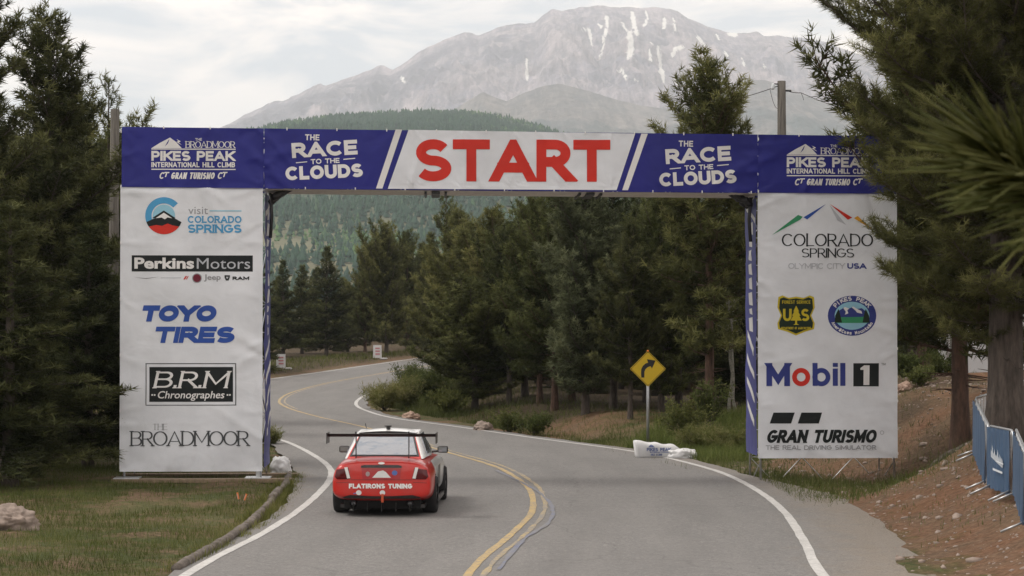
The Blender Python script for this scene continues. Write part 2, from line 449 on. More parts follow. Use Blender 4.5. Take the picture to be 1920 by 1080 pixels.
def poly_sheet(name, pl_a, pl_b, lift, mat, parent=None):
    """surface between two polylines, triangulated"""
    from mathutils.geometry import delaunay_2d_cdt
    pts = [(p.x, p.y) for p in pl_a] + [(p.x, p.y) for p in reversed(pl_b)]
    n = len(pts)
    extra = []
    cl_ = resample(LINE_Y, 1.0)
    for k_ in range(-8, 9):
        for a in offset(cl_, k_ * .42)[:: (1 if k_ % 2 else 2)]: extra.append((a.x, a.y))
    vs_, es_, fs_, *_ = delaunay_2d_cdt([Vector(p) for p in pts] + [Vector(p) for p in extra], [(i, (i + 1) % n) for i in range(n)], [], 1, 1e-3)
    V = [(v.x, v.y, float(road_z(v.y)) + lift) for v in vs_]
    F = []
    for f in fs_:
        a, b, c = (vs_[f[0]], vs_[f[1]], vs_[f[2]])
        cr_ = (b - a).x * (c - a).y - (b - a).y * (c - a).x
        F.append(tuple(f) if cr_ > 0 else tuple(reversed(f)))
    VA = np.array(V); lat_ = seg_dist(VA[:, 0], VA[:, 1], C_NP)
    return np_mesh(name, VA, np.array(F), mat, parent, attr={'lat': lat_})
rngr = random.Random(5)
outL = [a + (c - a) * shoulder_l(a.y) for a, c in zip(resample(EDGE_L, 0.8), offset(resample(EDGE_L, 0.8), 1.0))]; outR = offset(resample(EDGE_R, 0.4), -SHOULDER_R)
outL = [p + Vector((rngr.uniform(-.06, .06), rngr.uniform(-.1, .1), 0)) for p in outL]
outR = [p + Vector((float(fbm(np.array([p.y]), np.array([3.0]), .9, 3, 6)[0] - .5) * .35 + rngr.uniform(-.03, .03), 0, 0)) for p in outR]
# wide asphalt apron on the near right
for p in outR:
    if p.y < 46: p.x += 1.1 * float(sstep(46, 38, p.y))
road = poly_sheet('road', outL, outR, 0.02, ASPHALT)
tag(road, kind='structure', label='grey two lane asphalt road winding away in an S bend')

def stripe(name, pl, w, lift, mat, y0=-1e9, y1=1e9, off=0.0, ragged=0.0):
    pl = [p for p in offset(resample(pl, 0.5), off) if y0 <= p.y <= y1]
    a = offset(pl, w / 2); b = offset(pl, -w / 2)
    r = random.Random(int(w * 1000))
    V, F = [], []
    for p, q in zip(a, b):
        V.append((p.x + r.uniform(-ragged, ragged), p.y, float(road_z(p.y)) + lift)); V.append((q.x + r.uniform(-ragged, ragged), q.y, float(road_z(q.y)) + lift))
    for i in range(len(pl) - 1): F.append((2 * i, 2 * i + 1, 2 * i + 3, 2 * i + 2))
    return add_mesh(name, V, F, mat, road)
stripe('edge_line', EDGE_L, 0.15, 0.026, PAINT_W, ragged=0.008)
stripe('edge_line', EDGE_R, 0.15, 0.026, PAINT_W, ragged=0.008)
stripe('centre_line', LINE_Y, 0.12, 0.026, PAINT_Y, off=0.10, ragged=0.012)
stripe('centre_line', LINE_Y, 0.08, 0.026, PAINT_Y2, off=-0.12, y1=58, ragged=0.02)
stripe('centre_line', LINE_Y, 0.08, 0.026, PAINT_Y2, off=-0.14, y0=80, ragged=0.01)
blue = catmull([G(*p) for p in ((930, 884), (985, 910), (1018, 932), (1036, 958), (1026, 985), (985, 1012), (955, 1045), (930, 1080))], 6)
stripe('blue_survey_line', blue, 0.07, 0.031, PAINT_B, ragged=0.02)
# dark tar patches sealed into the lanes
TAR = plain('tar_seal', (0.115, 0.112, 0.108), 0.7)
def seal(name, pts, w):
    pl = catmull([G(*p) for p in pts], 6)
    stripe(name, pl, w, 0.0235, TAR, ragged=0.02)
# seal('tar_seam', ((905, 856), (980, 873), (1060, 900), (1140, 925)), 0.05)
seal('tar_seam', ((690, 735), (620, 728), (560, 722)), 0.12)
# seal('tar_seam', ((1060, 1075), (1130, 1000), (1160, 940), (1120, 890)), 0.035)

# ================================================================== FAR MOUNTAINS AND FOREST HILL
def sil(pts, px):
    return np.interp(px, [p[0] for p in pts], [p[1] for p in pts])
PEAK = [(-400, 420), (0, 335), (200, 300), (300, 282), (350, 262), (400, 245), (440, 225), (470, 208), (500, 195), (515, 187), (527, 188), (560, 175), (586, 161), (600, 155), (608, 160), (640, 148), (690, 130), (712, 121), (722, 124), (735, 130), (760, 114), (790, 94), (830, 74),
        (858, 62), (884, 60), (896, 66), (930, 50), (960, 45), (1003, 40), (1018, 26), (1035, 15), (1050, 18), (1066, 16), (1090, 12), (1130, 8), (1165, 11), (1200, 12), (1256, 14), (1290, 31), (1320, 46), (1366, 60), (1405, 60), (1420, 56), (1432, 65), (1500, 70), (1545, 76), (1600, 95), (1660, 122), (1750, 180), (1900, 250), (2300, 420)]
SPUR = [(500, 330), (760, 255), (830, 218), (870, 192), (890, 180), (905, 171), (925, 180), (950, 188), (985, 172), (1020, 160), (1050, 156), (1085, 165), (1110, 172), (1150, 185), (1200, 196), (1250, 204), (1300, 188), (1350, 165), (1400, 148), (1440, 150), (1500, 172), (1560, 196), (1640, 205), (1760, 235), (2000, 300)]
def far_face(name, SIL, d0, d1, mat, nxp, nyp, seed, amp, px0, px1, snow=None, pw=0.8):
    px = np.linspace(px0, px1, nxp); t = np.linspace(-0.25, 1.0, nyp)
    PX, T = np.meshgrid(px, t)
    D = d0 - (d0 - d1) * T
    X = (PX - 960) / FPX * d0 * (1 - 0.12 * np.clip(T, 0, 1))
    top = CAM_H + (HORIZON - sil(SIL, PX)) / FPX * d0
    Tc = np.clip(T, 0, 1)
    prof = (1 - Tc) ** pw
    wob = (fbm(X, D, 0.0016, 3, seed) - 0.5)
    gul = 1 - np.abs(2 * fbm(X + 260 * wob, D * 0.28, 0.0040, 4, seed + 4) - 1)
    gul2 = 1 - np.abs(2 * fbm(X, D, 0.0075, 4, seed + 9, 0.6) - 1)
    det = fbm(X, D, 0.018, 4, seed + 20, 0.6) - 0.5
    env = sstep(0.015, 0.30, T) * (1 - 0.5 * Tc)
    Z = top * prof + env * amp * ((gul - 0.75) * 1.0 + (gul2 - 0.75) * 0.7) + det * amp * (0.085 + 0.30 * env)
    Z = np.where(T < 0, top * (1 + T * 1.2), Z)
    at_ = {}
    if snow is not None:
        sn = np.zeros_like(PX); 
        # screen row each vertex lands on, used once to lay snow chutes at their place on the slope
        PY = HORIZON - (Z - CAM_H) / D * FPX; PXS = 960 + X / D * FPX
        for pts, w in snow:
            d2 = np.full(PX.shape, 1e9)
            for (ax, ay), (bx, by) in zip(pts[:-1], pts[1:]):
                vx, vy = bx - ax, by - ay; l2 = vx * vx + vy * vy
                k = np.clip(((PXS - ax) * vx + (PY - ay) * vy) / l2, 0, 1)
                d2 = np.minimum(d2, ((PXS - ax - k * vx) ** 2 + ((PY - ay - k * vy) * 0.8) ** 2) / (1.25 * w * (0.55 + 0.75 * vnoise(PXS, PY, 0.09, 4))) ** 2)
            sn = np.maximum(sn, np.exp(-d2 * 1.2))
        at_['snow'] = sn.ravel()
        at_['crag'] = (sstep(.02, .10, T) * sstep(.62, .25, T) * sstep(.46, .60, fbm(X + 300 * wob, D * .5, .0032, 4, 91) + .25 * (fbm(X, D * .35, .02, 3, 95) - .5))).ravel()
    ids = np.arange(PX.size).reshape(PX.shape)
    q = np.stack([ids[:-1, :-1], ids[1:, :-1], ids[1:, 1:], ids[:-1, 1:]], -1).reshape(-1, 4)
    o = np_mesh(name, np.stack([X, D, Z], -1).reshape(-1, 3), q, mat, attr=at_ or None, smooth=True)
    tag(o, kind='structure')
    return o
def m_rock(name, ztree, zfade, rock, pink, forest, snow=True):
    b = NB(name); p = b.pos()
    f = b.noise(0.004, 6, 0.65, p); g = b.noise(0.02, 5, 0.7, p); s = b.noise(0.0016, 4, 0.5, b.scale(p, (2.2, 0.4, 0.7)))
    c = b.mix(b.rng(f, 0.38, 0.62, 0, 1), rock, pink)
    c = b.mix(b.rng(g, 0.40, 0.62, 0.0, 0.55), c, [q * 0.36 for q in rock])
    c = b.mix(b.rng(s, 0.5, 0.68, 0, 0.55), c, [min(1, q * 1.35) for q in pink])
    st_ = b.noise(1.0, 5, 0.65, b.scale(p, (0.030, 0.004, 0.007)), 0.4)
    c = b.mix(b.rng(st_, 0.42, 0.64, 0.0, 0.6), c, [q * 0.42 for q in rock])
    st2 = b.noise(1.0, 4, 0.6, b.scale(p, (0.055, 0.006, 0.012)), 0.3)
    c = b.mix(b.rng(st2, 0.5, 0.66, 0.0, 0.45), c, [min(1, q * 1.25) for q in pink])
    z = b.n('ShaderNodeSeparateXYZ'); b.l(p, z.inputs[0])
    zz = b.math('ADD', z.outputs['Z'], b.rng(f, 0.3, 0.7, -zfade * 1.6, zfade * 1.6))
    fo = b.mix(b.rng(b.noise(0.03, 4, 0.7, p), 0.4, 0.6, 0, 1), forest, [q * 1.7 for q in forest])
    c = b.mix(b.rng(zz, ztree - zfade, ztree + zfade, 1, 0), c, fo)
    if snow:
        cg = b.n('ShaderNodeAttribute', attribute_name='crag').outputs['Fac']
        c = b.mix(b.math('MULTIPLY', cg, b.rng(b.noise(0.02, 5, 0.7, p), 0.3, 0.6, 0.45, 1.0)), c, (0.135, 0.125, 0.165))
        a = b.n('ShaderNodeAttribute', attribute_name='snow').outputs['Fac']
        sf = b.math('ADD', a, b.rng(b.noise(0.03, 5, 0.75, p), 0.25, 0.75, -0.42, 0.30))
        c = b.mix(b.rng(sf, 0.42, 0.66, 0, 1), c, (0.95, 0.92, 0.87))
    b.base(c); b.set(Roughness=0.95)
    b.bump(b.noise(0.012, 6, 0.75, p), 1.0, 40.0)
    return b.m
SNOW = [([(1186, 22), (1190, 45), (1196, 64)], 5), ([(1180, 64), (1184, 85), (1180, 106)], 7), ([(1166, 40), (1172, 52), (1180, 58)], 3), ([(1212, 20), (1214, 35), (1208, 46)], 3),
        ([(1138, 32), (1138, 50), (1132, 70), (1132, 88), (1124, 104)], 4), ([(1104, 52), (1110, 80)], 3.5), ([(1246, 34), (1246, 50)], 4), ([(1264, 32), (1266, 60)], 3),
        ([(1222, 52), (1221, 80), (1219, 100)], 2.2), ([(1236, 90), (1238, 118), (1242, 136), (1244, 152)], 5), ([(1262, 104), (1268, 90), (1280, 86)], 4), ([(1308, 66), (1320, 84)], 4), ([(1325, 92), (1324, 104)], 3),
        ([(1345, 64), (1350, 72)], 3), ([(1368, 62), (1380, 64)], 4), ([(1360, 96), (1364, 106)], 3), ([(1390, 108), (1398, 122)], 3), ([(987, 112), (987, 130), (989, 148)], 4), ([(973, 164), (974, 168)], 3),
        ([(1160, 130), (1174, 134)], 4), ([(1166, 142), (1174, 142)], 3), ([(1218, 108), (1226, 114)], 4), ([(1268, 152), (1276, 160), (1278, 172)], 4), ([(1295, 124), (1296, 134)], 3.5), ([(1434, 120), (1436, 128)], 3), ([(1092, 52), (1098, 56)], 3),
        ([(1192, 148), (1198, 150)], 4), ([(1120, 40), (1130, 52)], 2.2), ([(753, 146), (758, 153)], 3)]
far_face('mountain', PEAK, 8900, 5200, m_rock('granite_peak', 330, 110, (0.27, 0.255, 0.325), (0.52, 0.445, 0.46), (0.050, 0.062, 0.05)), 540, 290, 2, 190, -500, 2300, SNOW, 0.85)
far_face('mountain_spur', SPUR, 6600, 4200, m_rock('rocky_spur', 540, 120, (0.12, 0.115, 0.125), (0.26, 0.22, 0.20), (0.030, 0.045, 0.045), False), 420, 150, 31, 75, 300, 2200, None, 0.9)

HILL = [(-900, 330), (0, 292), (230, 262), (420, 243), (480, 238), (520, 226), (560, 219), (600, 214), (680, 207), (760, 202), (860, 201), (930, 208), (1000, 226), (1070, 247), (1150, 285), (1250, 330), (1400, 352), (1600, 345), (2000, 330), (2600, 350)]
HD0, HD1 = 2900.0, 900.0
def hill_z(X, Y):
    PX = 960 + X / Y * FPX
    top = CAM_H + (HORIZON - 10 - sil(HILL, 960 + X / HD0 * FPX)) / FPX * HD0
    T = np.clip((HD0 - Y) / (HD0 - HD1), -0.4, 1)
    prof = np.where(T < 0, 1 + T * 0.9, (1 - np.clip(T, 0, 1)) ** 1.12)
    ridge = 1 - np.abs(2 * fbm(X, Y, 0.0021, 3, 41) - 1)
    return top * prof + sstep(0.03, 0.3, T) * (1 - 0.6 * np.clip(T, 0, 1)) * (90 * (ridge - 0.72) + 25 * (fbm(X, Y, 0.006, 3, 44) - 0.5)) - 6 * np.clip(T, 0, 1)
hxs = np.linspace(-1900, 1900, 200); hys = np.linspace(860, 3500, 120)
HX, HY = np.meshgrid(hxs, hys); HX = HX * (HY / 2400)
HZ = hill_z(HX, HY)
ids = np.arange(HX.size).reshape(HX.shape)
b = NB('hill_floor'); p_ = b.pos()
open_ = b.noise(0.0035, 4, 0.55, p_)
c_ = b.mix(b.rng(b.noise(0.05, 4, 0.7, p_), 0.35, 0.65, 0, 1), (0.018, 0.046, 0.034), (0.040, 0.078, 0.046))
zz_ = b.n('ShaderNodeSeparateXYZ'); b.l(p_, zz_.inputs[0])
c_ = b.mix(b.rng(zz_.outputs['Y'], 1300, 1750, 0.7, 0.0), c_, (0.20, 0.18, 0.10))
b.base(c_); b.set(Roughness=0.95); b.bump(b.noise(0.08, 4, 0.7, p_), 1.0, 6.0)
hill = np_mesh('hill', np.stack([HX, HY, HZ], -1).reshape(-1, 3), np.stack([ids[:-1, :-1], ids[:-1, 1:], ids[1:, 1:], ids[1:, :-1]], -1).reshape(-1, 4), b.m, smooth=True)
tag(hill, kind='structure')

def far_forest(n, seed):
    r = np.random.default_rng(seed)
    Y = np.sqrt(r.uniform(950 ** 2, 3020 ** 2, n * 3)); PX = r.uniform(0, 1750, n * 3)
    X = (PX - 960) / FPX * Y
    dens = fbm(X, Y, 0.006, 3, 60) + 0.25 * (fbm(X, Y, 0.03, 2, 66) - 0.5)
    low = sstep(1850, 1250, Y)
    keep = r.uniform(0, 1, n * 3) < sstep(0.30, 0.50, dens) * (1 - 0.5 * low) + 0.2
    X, Y = X[keep][:n], Y[keep][:n]; n = len(X)
    Z = hill_z(X, Y) - 0.5
    H = r.uniform(5, 11, n); W = H * r.uniform(0.24, 0.40, n)
    # leafy aspen clumps are rounder and paler
    aspen = (fbm(X, Y, 0.0042, 3, 72) > 0.56) & (r.uniform(0, 1, n) < 0.75)
    H = np.where(aspen, H * 0.8, H); W = np.where(aspen, H * 0.30, W)
    k = 5; a0 = r.uniform(0, 6.28, n)
    V = np.zeros((n, 2 * (k + 1), 3)); T = []
    for tier, (z0, z1, wf) in enumerate(((0.08, 0.72, 1.0), (0.45, 1.0, 0.62))):
        o = tier * (k + 1)
        for j in range(k):
            a = a0 + j * 2 * math.pi / k + tier * 0.6; rr = W * wf * r.uniform(0.7, 1.25, n)
            V[:, o + j, 0] = X + np.cos(a) * rr; V[:, o + j, 1] = Y + np.sin(a) * rr
            V[:, o + j, 2] = Z + H * (z0 + r.uniform(-0.06, 0.10, n) + np.where(aspen, 0.18, 0))
        V[:, o + k, 0] = X + r.normal(0, 0.2, n); V[:, o + k, 1] = Y; V[:, o + k, 2] = Z + H * z1
        for j in range(k): T.append((o + j, o + (j + 1) % k, o + k))
    T = np.array(T); F = (np.arange(n)[:, None, None] * (2 * (k + 1)) + T[None]).reshape(-1, 3)
    tint = np.repeat(np.clip(r.normal(0.35, 0.12, n) + 0.34 * aspen, 0, 1), 2 * (k + 1))
    mat = m_needles('far_forest_needles', (0.016, 0.050, 0.038), (0.042, 0.10, 0.060), (0.15, 0.25, 0.085))
    o = np_mesh('far_forest', V.reshape(-1, 3), F, mat, attr={'tint': tint})
    tag(o, 'hazy conifer and aspen forest covering the distant hill', 'forest', kind='stuff')
far_forest(45000, 7)
# ================================================================== LETTERING
def arc(cx, cy, rx, ry, a0, a1, n=14):
    return [(cx + rx * math.cos(R(a0 + (a1 - a0) * i / n)), cy + ry * math.sin(R(a0 + (a1 - a0) * i / n))) for i in range(n + 1)]
GLY = {
    'A': (.92, [[(0, 0), (.46, 1), (.92, 0)], [(.16, .28), (.76, .28)]]),
    'B': (.70, [[(0, 0), (0, 1)], [(0, 1)] + arc(.40, .765, .25, .235, 90, -90) + [(0, .53)], [(0, .53)] + arc(.42, .265, .28, .265, 90, -90) + [(0, 0)]]),
    'C': (.84, [arc(.46, .5, .46, .5, 42, 318, 26)]),
    'D': (.80, [[(0, 0), (0, 1)], [(0, 1)] + arc(.34, .5, .46, .5, 90, -90, 20) + [(0, 0)]]),
    'E': (.62, [[(0, 0), (0, 1)], [(0, 1), (.62, 1)], [(0, .5), (.55, .5)], [(0, 0), (.62, 0)]]),
    'F': (.60, [[(0, 0), (0, 1)], [(0, 1), (.60, 1)], [(0, .5), (.52, .5)]]),
    'G': (.88, [arc(.46, .5, .46, .5, 44, 350, 26) + [(.90, .44)], [(.90, .47), (.52, .47)]]),
    'H': (.76, [[(0, 0), (0, 1)], [(.76, 0), (.76, 1)], [(0, .5), (.76, .5)]]),
    'I': (.0, [[(0, 0), (0, 1)]]),
    'J': (.5, [[(.5, 1)] + arc(.25, .25, .25, .25, 0, -170, 12)]),
    'K': (.74, [[(0, 0), (0, 1)], [(.72, 1), (.0, .38)], [(.24, .58), (.76, 0)]]),
    'L': (.56, [[(0, 0), (0, 1)], [(0, 0), (.56, 0)]]),
    'M': (.98, [[(0, 0), (0, 1)], [(.0, 1), (.49, .2), (.98, 1)], [(.98, 0), (.98, 1)]]),
    'N': (.78, [[(0, 0), (0, 1)], [(.0, 1), (.78, 0)], [(.78, 0), (.78, 1)]]),
    'O': (.92, [arc(.46, .5, .46, .5, 0, 360, 34)]),
    'P': (.66, [[(0, 0), (0, 1)], [(0, 1)] + arc(.38, .72, .28, .28, 90, -90) + [(0, .44)]]),
    'R': (.70, [[(0, 0), (0, 1)], [(0, 1)] + arc(.38, .73, .28, .27, 90, -90) + [(0, .46)], [(.34, .46), (.72, 0)]]),
    'S': (.72, [arc(.36, .745, .33, .255, 28, 270, 20) + arc(.36, .245, .36, .245, 90, -150, 20)[1:]]),
    'T': (.74, [[(0, 1), (.74, 1)], [(.37, 0), (.37, 1)]]),
    'U': (.76, [[(0, 1)] + arc(.38, .36, .38, .36, 180, 360, 20) + [(.76, 1)]]),
    'V': (.84, [[(0, 1), (.42, 0), (.84, 1)]]),
    'Y': (.80, [[(0, 1), (.40, .46), (.80, 1)], [(.40, 0), (.40, .5)]]),
    '.': (.0, [[(0, 0), (0, .02)]]),
    '-': (.3, [[(0, .42), (.3, .42)]]),
    '1': (.24, [[(0, .78), (.24, 1), (.24, 0)]]),
    ' ': (.32, []),
}
def clip_poly(poly, lo, hi):
    for sgn, lim in ((1, lo), (-1, -hi)):
        out = []
        for i in range(len(poly)):
            a, b_ = poly[i], poly[(i + 1) % len(poly)]
            da, db = sgn * a[1] - lim, sgn * b_[1] - lim
            if da >= 0: out.append(a)
            if (da >= 0) != (db >= 0):
                t = da / (da - db); out.append((a[0] + (b_[0] - a[0]) * t, a[1] + (b_[1] - a[1]) * t))
        poly = out
        if len(poly) < 3: return []
    return poly
def stroke_text(txt, W, H, t, gap=0.10, contrast=1.0, serif=0.0, slant=0.0):
    """capital lettering drawn with strokes of thickness t (in metres); returns list of (polygon, layer) with its lower left at 0,0"""
    n = len(txt); cw = sum(GLY[c][0] for c in txt)
    gaps = (n - 1) * (gap * H + t)
    sx = max(0.05, (W - t - gaps - slant * H) / (cw * H)) if cw else 1.0
    polys = []; x = t / 2; layer = 0
    for c in txt:
        w, strokes = GLY[c]
        for st in strokes:
            layer += 1
            P = [Vector((x + px * sx * H, t / 2 + py * (H - t))) for px, py in st]
            closed = (P[0] - P[-1]).length < 1e-5
            arc_like = len(P) > 8
            if not closed:
                for e, k in ((0, 1), (-1, -2)):
                    d = (P[e] - P[k]).normalized()
                    s_end = st[e]
                    if arc_like and not (s_end[0] == 0 or (c in 'UJ')): continue
                    ext = t if abs(d.y) > 0.25 and s_end[1] in (0, 1) else t / 2
                    P[e] = P[e] + d * ext
            nrm = []
            m = len(P)
            Lf, Rt = [], []
            for i in range(m):
                if closed:
                    a = P[i] - P[i - 1] if i > 0 else P[-1] - P[-2]
                    q = P[i + 1] - P[i] if i < m - 1 else P[1] - P[0]
                else:
                    a = P[i] - P[i - 1] if i > 0 else P[1] - P[0]
                    q = P[i + 1] - P[i] if i < m - 1 else P[-1] - P[-2]
                a = a.normalized() if a.length > 1e-9 else q.normalized(); q = q.normalized() if q.length > 1e-9 else a
                na, nq = Vector((-a.y, a.x)), Vector((-q.y, q.x))
                mid = (na + nq); mid = mid.normalized() if mid.length > 1e-4 else na
                k = 1 / max(0.34, mid.dot(na))
                dirv = (a + q).normalized() if (a + q).length > 1e-4 else a
                th = t * (contrast + (1 - contrast) * abs(dirv.y)) / 2
                Lf.append(P[i] + mid * th * k); Rt.append(P[i] - mid * th * k)
            for i in range(m - 1):
                q = clip_poly([(Lf[i].x, Lf[i].y), (Rt[i].x, Rt[i].y), (Rt[i + 1].x, Rt[i + 1].y), (Lf[i + 1].x, Lf[i + 1].y)], 0, H)
                if len(q) >= 3: polys.append((q, layer))
            if serif and not closed:
                for e, k in ((0, 1), (-1, -2)):
                    s_end = st[e]; d = (P[e] - P[k])
                    if s_end[1] in (0, 1) and abs(d.y) > abs(d.x) * 0.6 and not (arc_like and c not in 'U'):
                        yy = 0 if s_end[1] == 0 else H
                        sh = serif * 0.22; y0, y1 = (0, sh) if yy == 0 else (H - sh, H)
                        cx = x + s_end[0] * sx * H
                        polys.append(([(cx - serif * .5, y0), (cx + serif * .5, y0), (cx + serif * .5, y1), (cx - serif * .5, y1)], layer + 40))
        x += w * sx * H + gap * H + t
    if slant:
        polys = [([(a + b_ * slant, b_) for a, b_ in q], l) for q, l in polys]
    return polys
def font_text(txt, W, H, bold=0.0, slant=0.0):
    cu = bpy.data.curves.new('lettering', 'FONT'); cu.body = txt; cu.size = 1.0; cu.offset = bold; cu.resolution_u = 3
    o = bpy.data.objects.new('lettering', cu); COL.objects.link(o)
    dg = bpy.context.evaluated_depsgraph_get(); me = o.evaluated_get(dg).to_mesh()
    co = [(v.co.x + slant * v.co.y, v.co.y) for v in me.vertices]
    fs = [tuple(p.vertices) for p in me.polygons]
    o.evaluated_get(dg).to_mesh_clear(); bpy.data.objects.remove(o); bpy.data.curves.remove(cu)
    x0 = min(c[0] for c in co); x1 = max(c[0] for c in co); y0 = min(c[1] for c in co); y1 = max(c[1] for c in co)
    sx, sy = W / (x1 - x0), H / (y1 - y0)
    return [([((co[i][0] - x0) * sx, (co[i][1] - y0) * sy) for i in f], 1) for f in fs]

class Face:
    """a flat printed surface: origin, unit u, unit v, outward normal n and an optional billow function"""
    def __init__(s, o, u, v, n, w=None, grid=0.055):
        s.o, s.u, s.v, s.n, s.w, s.grid = Vector(o), Vector(u), Vector(v), Vector(n), w, grid
    def px(s, px, py):
        r = ray(px, py); c = Vector((0, 0, CAM_H))
        t = (s.o - c).dot(s.n) / r.dot(s.n)
        q = c + r * t - s.o
        return q.dot(s.u), q.dot(s.v)
    def P(s, a, b_, lift):
        return s.o + s.u * a + s.v * b_ + s.n * (lift + (s.w(a, b_) if s.w else 0.0))
    def build(s, name, polys, mat, parent, lift=0.006, inv=None):
        bm = bmesh.new()
        key = {}
        for q, layer in polys:
            vs_ = []
            for a, b_ in q:
                k = (round(a, 5), round(b_, 5), layer)
                if k not in key: key[k] = bm.verts.new((a, b_, layer * 0.00025))
                if not vs_ or vs_[-1] is not key[k]: vs_.append(key[k])
            if len(vs_) > 2 and vs_[0] is vs_[-1]: vs_.pop()
            if len(set(vs_)) >= 3 and len(set(vs_)) == len(vs_):
                try: bm.faces.new(vs_)
                except ValueError: pass
        if s.w and bm.verts:
            for ax in (0, 1):
                lo = min(v.co[ax] for v in bm.verts); hi = max(v.co[ax] for v in bm.verts)
                k = math.ceil(lo / s.grid)
                while k * s.grid < hi:
                    co = [0, 0, 0]; no = [0, 0, 0]; co[ax] = k * s.grid; no[ax] = 1
                    bmesh.ops.bisect_plane(bm, geom=bm.verts[:] + bm.edges[:] + bm.faces[:], plane_co=co, plane_no=no, dist=1e-6)
                    k += 1
        mi = inv
        for v in bm.verts:
            q = s.P(v.co.x, v.co.y, lift + v.co.z)
            v.co = mi @ q if mi is not None else q
        for f in bm.faces:
            f.normal_update()
        nn = (mi.to_3x3() @ s.n) if mi is not None else s.n
        for f in bm.faces:
            if f.normal.dot(nn) < 0: f.normal_flip()
        me = bpy.data.meshes.new(name); bm.to_mesh(me); bm.free(); me.materials.append(mat)
        return link(bpy.data.objects.new(name, me), parent)
def place(polys, x, y, rot=0.0):
    c, s = math.cos(rot), math.sin(rot)
    return [([(x + a * c - b_ * s, y + a * s + b_ * c) for a, b_ in q], l) for q, l in polys]
def ring(cx, cy, rx, ry, a0, a1, t, n=28, layer=1):
    o = arc(cx, cy, rx, ry, a0, a1, n); i = arc(cx, cy, rx - t, ry - t, a0, a1, n)
    return [([o[k], o[k + 1], i[k + 1], i[k]], layer) for k in range(n)]
def disc(cx, cy, rx, ry, n=30, layer=1):
    return [(arc(cx, cy, rx, ry, 0, 360, n)[:-1], layer)]
def rect(x0, y0, x1, y1, layer=1):
    return [([(x0, y0), (x1, y0), (x1, y1), (x0, y1)], layer)]

# ================================================================== START ARCH
A_D = 43.0; A_YAW = R(2.3)
a_u = Vector((math.cos(A_YAW), math.sin(A_YAW), 0)); a_n = Vector((math.sin(A_YAW), -math.cos(A_YAW), 0)); a_v = Vector((0, 0, 1))
o0 = at(226, 900, A_D); o0.z = 0.0
arch = empty('start_arch', o0, A_YAW)
tag(arch, 'banner covered truss start arch spanning the road', 'start arch')
bpy.context.view_layer.update()
AINV = Matrix.Translation(-o0); AINV = Matrix.Rotation(-A_YAW, 4, 'Z') @ AINV
flat = Face(o0, a_u, a_v, a_n)
def wr(seed, x0, x1, z0, z1, amp=1.0):
    rg = random.Random(seed)
    waves = [(rg.uniform(0.5, 1.5), rg.uniform(0.8, 2.6), rg.uniform(0, 6), rg.uniform(0.003, 0.0075)) for _ in range(5)]
    pins = []
    n = max(2, int((z1 - z0) / 1.15))
    for k in range(n + 1):
        z = z0 + (z1 - z0) * k / n
        pins += [(x0, z, rg.uniform(-.6, .6)), (x1, z, math.pi + rg.uniform(-.6, .6))]
    m = max(2, int((x1 - x0) / 1.0))
    for k in range(m + 1):
        xx = x0 + (x1 - x0) * k / m
        pins += [(xx, z1, -math.pi / 2 + rg.uniform(-.6, .6)), (xx, z0, math.pi / 2 + rg.uniform(-.5, .5))]
    cre = []
    for _ in range(int(8 + 2.0 * (x1 - x0) * (z1 - z0) / 2.5)):
        e_ = rg.random()
        if e_ < .5: qx, qz, an = (x0 if rg.random() < .5 else x1), rg.uniform(z0, z1), rg.uniform(-.9, .9)
        else: qx, qz, an = rg.uniform(x0, x1), (z0 if rg.random() < .4 else z1), rg.uniform(.5, 2.6) * (1 if rg.random() < .5 else -1)
        if qx == x1: an += math.pi
        cre.append((qx, qz, math.cos(an), math.sin(an), rg.uniform(.5, 1.7), rg.uniform(.07, .13), rg.uniform(.012, .030) * rg.choice((1, 1, -1))))
    def f(a, b_):
        v = 0.0
        for qx, qz, cx_, sz_, ln, wd, am in cre:
            dx, dz = a - qx, b_ - qz; al = dx * cx_ + dz * sz_
            if -.1 < al < ln:
                pe = (-dx * sz_ + dz * cx_) / (wd * (.6 + .8 * al / ln))
                if abs(pe) < 3: v += am * math.exp(-pe * pe) * max(0, min(1, (al + .1) / .2)) * (1 - max(0, al) / ln) ** .7
        for kx, kz, ph, am in waves: v += am * math.sin(kx * a * 2.2 + kz * b_ * 2.0 + ph + 0.8 * math.sin(a * 1.1 + b_ * 0.7 + ph))
        for qx, qz, an in pins:
            dx, dz = a - qx, b_ - qz; d = math.hypot(dx, dz)
            if d < 1.5:
                th = math.atan2(dz, dx) - an
                v += 0.022 * math.exp(-(math.sin(th * 0.5) * 5.5) ** 2) * math.exp(-d / 0.55) * min(1, d / 0.12)
                v += 0.005 * math.cos(th * 9) * math.exp(-d / 0.4) * min(1, d / 0.15)
        return v * amp
    return f
WHITE = m_banner('banner_white', (0.80, 0.825, 0.865)); NAVY = m_banner('banner_navy', (0.026, 0.029, 0.225)); NAVY2 = m_banner('banner_navy_faded', (0.075, 0.082, 0.27))
P_WHITE = m_banner('print_white', (0.82, 0.81, 0.80)); P_RED = m_banner('print_red', (0.66, 0.035, 0.022)); P_BLACK = m_banner('print_black', (0.012, 0.016, 0.017))
P_BLUE = m_banner('print_royal_blue', (0.035, 0.095, 0.40)); P_SKY = m_banner('print_sky_blue', (0.085, 0.36, 0.64)); P_LSKY = m_banner('print_light_blue', (0.32, 0.60, 0.74))
P_GREY = m_banner('print_grey', (0.34, 0.35, 0.37)); P_LGREY = m_banner('print_light_grey', (0.52, 0.54, 0.58)); P_YEL = m_banner('print_yellow', (0.60, 0.48, 0.03)); P_DGREEN = m_banner('print_dark_green', (0.016, 0.030, 0.018))
